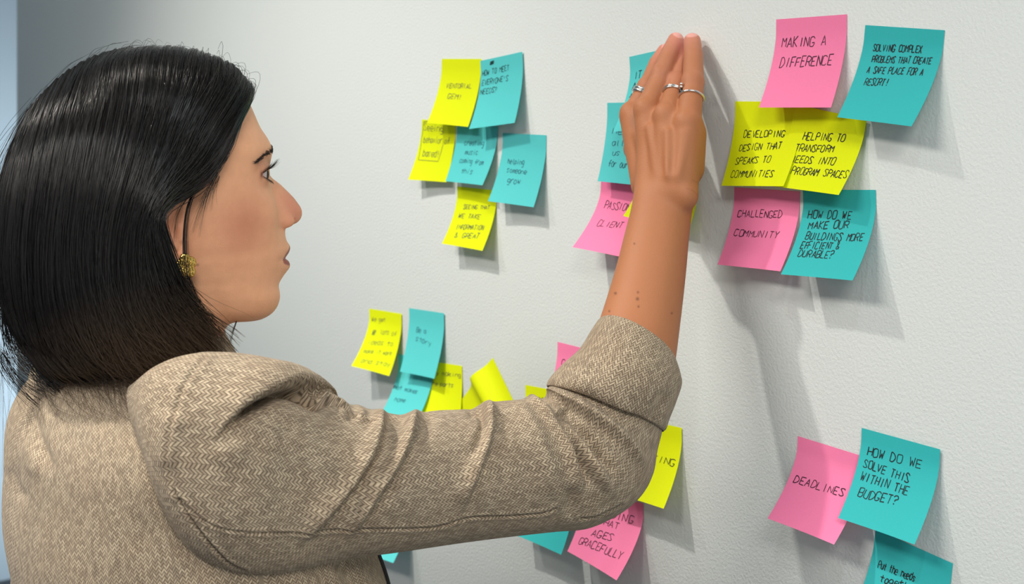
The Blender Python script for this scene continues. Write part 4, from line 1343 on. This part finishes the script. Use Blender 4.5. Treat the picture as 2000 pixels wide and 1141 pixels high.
# loose locks: before the ear, past the jaw, and wisps at the temple
LK = [([(398,352,.078),(372,392,.081),(362,440,.081),(361,500,.083),(366,555,.083),(388,605,.078),(420,650,.070),(452,690,.062)], 12, .0034, .00024),
      ([(385,362,.080),(350,410,.083),(340,470,.083)], 9, .0026, .00016), ([(430,325,.070),(405,372,.076),(388,420,.077),(378,455,.078)], 16, .0030, .00016),
      ([(425,345,.071),(408,380,.076),(396,405,.076)], 22, .004, .00013),
      ([(365,540,.083),(392,600,.076),(430,655,.066),(458,690,.060)], 16, .0035, .00022), ([(463,624,.03),(454,650,.038),(444,680,.045)], 8, .0012, .00022),
      ([(14,560,.01),(10,610,.012),(22,665,.014),(48,705,.016),(90,728,.02)], 60, .008, .00028), ([(60,640,.05),(90,690,.05),(150,720,.055),(230,728,.065),(330,718,.08)], 130, .009, .00026),
      ([(2,690,.0),(40,742,.01),(110,790,.02),(190,812,.03)], 60, .016, .00018), ([(60,700,.03),(110,750,.036),(200,785,.045),(300,770,.06)], 80, .014, .0002), ([(0,590,.0),(8,680,.0),(4,780,-.005),(-2,860,-.01)], 14, .010, .00016)]
for pts, cnt, sp, r in LK:
    base_ = spline(toHead(np.array([HP3(*p) for p in pts])), 26)
    tt = np.linspace(0, 1, 26)[None, :, None]
    S = base_[None]+hr.normal(0, sp*0.5, (cnt, 1, 3))*(0.4+0.6*tt)+hr.normal(0, sp*0.8, (cnt, 1, 3))*tt**2
    rad = r*(0.7+0.6*hr.random((cnt, 1)))*np.linspace(1, 0.3, 26)[None]
    v, f = tubes(fromHead(S), rad, 3)
    PV.append(v); PF.append(f+nv); nv += len(v)
    PA.append(np.tile(np.repeat(np.linspace(0.45, 1, 26), 3), cnt))
    PT.append(np.repeat(hr.random(cnt), 26*3))
# long wisps resting on the back of the jacket
JV = JG.reshape(-1, 3)
JP = proj(JV); JZ = (JV-CAM)@F
keep = JZ < np.median(JZ)+0.02
JP, JZ = JP[keep], JZ[keep]
def on_cloth(px, py, gap):
    d2 = (JP[:, 0]-px)**2+(JP[:, 1]-py)**2
    m = d2 < 150
    z = JZ[m].min() if m.any() else JZ[np.argmin(d2)]
    return PZ(px, py, z-gap)
S = []
for k in range(230):
    x0 = 62+200*hr.random()
    y0 = 712+24*hr.random()
    dx, dy = 10+110*hr.random()**1.5, 25+85*hr.random()**1.6
    if x0+dx > 300: dx = 20*hr.random()
    q = [on_cloth(x0, y0, .014), on_cloth(x0+dx*.18, y0+dy*.45, .008), on_cloth(x0+dx*.5, y0+dy*.8, .0045), on_cloth(x0+dx, y0+dy, .002)]
    S.append(spline(q, 26)+hr.normal(0, 0.0004, 3))
v, f = tubes(np.array(S), 0.00016*(0.7+0.6*hr.random((230, 1)))*np.linspace(1, 0.4, 26)[None], 3)
PV.append(v); PF.append(f+nv); nv += len(v)
PA.append(np.tile(np.repeat(np.linspace(0.7, 1, 26), 3), 230)); PT.append(np.repeat(hr.random(230), 26*3))
def hair_mat():
    m, nt, b = new_mat('dark_brown_hair')
    a1 = nt.nodes.new('ShaderNodeAttribute'); a1.attribute_name = 'along'
    a2 = nt.nodes.new('ShaderNodeAttribute'); a2.attribute_name = 'shade'
    mr = nt.nodes.new('ShaderNodeMapRange'); mr.interpolation_type = 'SMOOTHSTEP'
    mr.inputs[1].default_value, mr.inputs[2].default_value = 0.70, 1.0
    nt.links.new(a1.outputs['Fac'], mr.inputs[0])
    c = mix_col(nt, a2.outputs['Fac'], rgba((9, 9, 10)), rgba((26, 23, 22)))
    c = mix_col(nt, math_node(nt, 'MULTIPLY', mr.outputs[0], 0.8), c, rgba((100, 80, 62)))
    nt.links.new(c, b.inputs['Base Color'])
    b.inputs['Roughness'].default_value = 0.26
    b.inputs['Specular IOR Level'].default_value = 0.5
    return m
mesh_obj('hair', np.vstack(PV), np.vstack(PF), hair_mat(), person, PORG, attrs={'along': np.concatenate(PA), 'shade': np.concatenate(PT)})

# ------------------------------------------------------------------ jewellery
gold = simple('gold', (206, 170, 92), 0.2, 1.0)
silver = simple('silver', (226, 224, 220), 0.18, 1.0)
onyx = simple('black_stone', (14, 14, 16), 0.15)
for sg in (1, -1):
    c = toHead(HP3(362, 521, 0.080))
    cen_ = np.array([c[0], 0.0805, c[2]])
    V, Fq, nv = [], [], 0
    for k in range(5):              # five hammered petals
        a0 = k*2*math.pi/5+0.5
        n1, n2 = 14, 20
        r = np.linspace(0, 1, n1)[:, None]
        t = np.arange(n2)*2*math.pi/n2
        ox, oz = math.cos(a0)*0.0042, math.sin(a0)*0.0054
        x = ox+0.0040*r*np.cos(t); z = oz+0.0046*r*np.sin(t)
        y = 0.0011*np.sqrt(np.maximum(1-r**2, 0))+0.00110*np.sin(7*t+k)*r*np.sin(6*r+k)
        G = np.stack([cen_[0]+x, cen_[1]+y+0.0006*(k % 2)+0*x, cen_[2]+z], -1)
        G[..., 1] *= sg
        V.append(fromHead(G.reshape(-1, 3))); Fq.append(grid_faces(n1, n2, True)+nv); nv += n1*n2
    e = mesh_obj('earring', np.vstack(V), np.vstack(Fq), gold, person, PORG)
    e.modifiers.new('thickness', 'SOLIDIFY').thickness = 0.0006
def ring_band(c, ax, r, tube, turns=((0, 0),), squash=1.0):
    ax = unit(ax)
    a = unit(np.cross(ax, F)); b = np.cross(ax, a)
    t = np.arange(73)*2*math.pi/72
    P, rad = [], []
    for sh_, tl in turns:
        P.append(c+ax*sh_+np.outer(np.cos(t), a)*r+np.outer(np.sin(t), b)*r*squash+np.outer(np.sin(t+tl)*0.0006, ax)); rad.append(np.full(73, tube))
    return tubes(P, np.array(rad), 10)
def finger_ring(kf, f, r, tube, turns, extra=0.0):
    pts, rr = FING[kf]
    a, b = WP(*pts[0]), WP(*pts[1])
    c = a+(b-a)*f
    return c, unit(b-a), ring_band(c, b-a, r, tube, turns)
c, ax, (v, f) = finger_ring('index', 0.72, .0100, .0016, ((-0.0014, 0), (0.0010, 0.5)))
mesh_obj('finger_ring', v, f, silver, person, PORG)
c, ax, (v, f) = finger_ring('ring', 0.62, .0100, .0009, ((-0.0008, 0), (0.0012, 1.2)))
o = mesh_obj('finger_ring', v, f, silver, person, PORG)
c, ax, (v, f) = finger_ring('little', 0.60, .0108, .0011, ((0, 0),))
mesh_obj('finger_ring', v, f, silver, person, PORG)
# dark stone with silver beads set along the ring-finger band
def uvball(c, r):
    t = np.linspace(0, math.pi, 12); p = np.arange(16)*2*math.pi/16
    G = c+np.stack([r[0]*np.sin(t)[:, None]*np.cos(p), r[1]*np.sin(t)[:, None]*np.sin(p), r[2]*np.cos(t)[:, None]*np.ones(16)], -1)
    return G.reshape(-1, 3), grid_faces(12, 16, True)
sd0 = (WP(1331, 180, .0535))
v, f = uvball(sd0, (.0022, .0022, .0036))
st_ = mesh_obj('ring_stone', v, f, onyx, o, PORG)
VV, QQ, nv = [], [], 0
for dz in (.0072, .0047, -.0044, -.0062):
    v, f = uvball(sd0+U*dz, (.0016, .0016, .0013))
    VV.append(v); QQ.append(f+nv); nv += len(v)
mesh_obj('ring_beads', np.vstack(VV), np.vstack(QQ), silver, o, PORG)
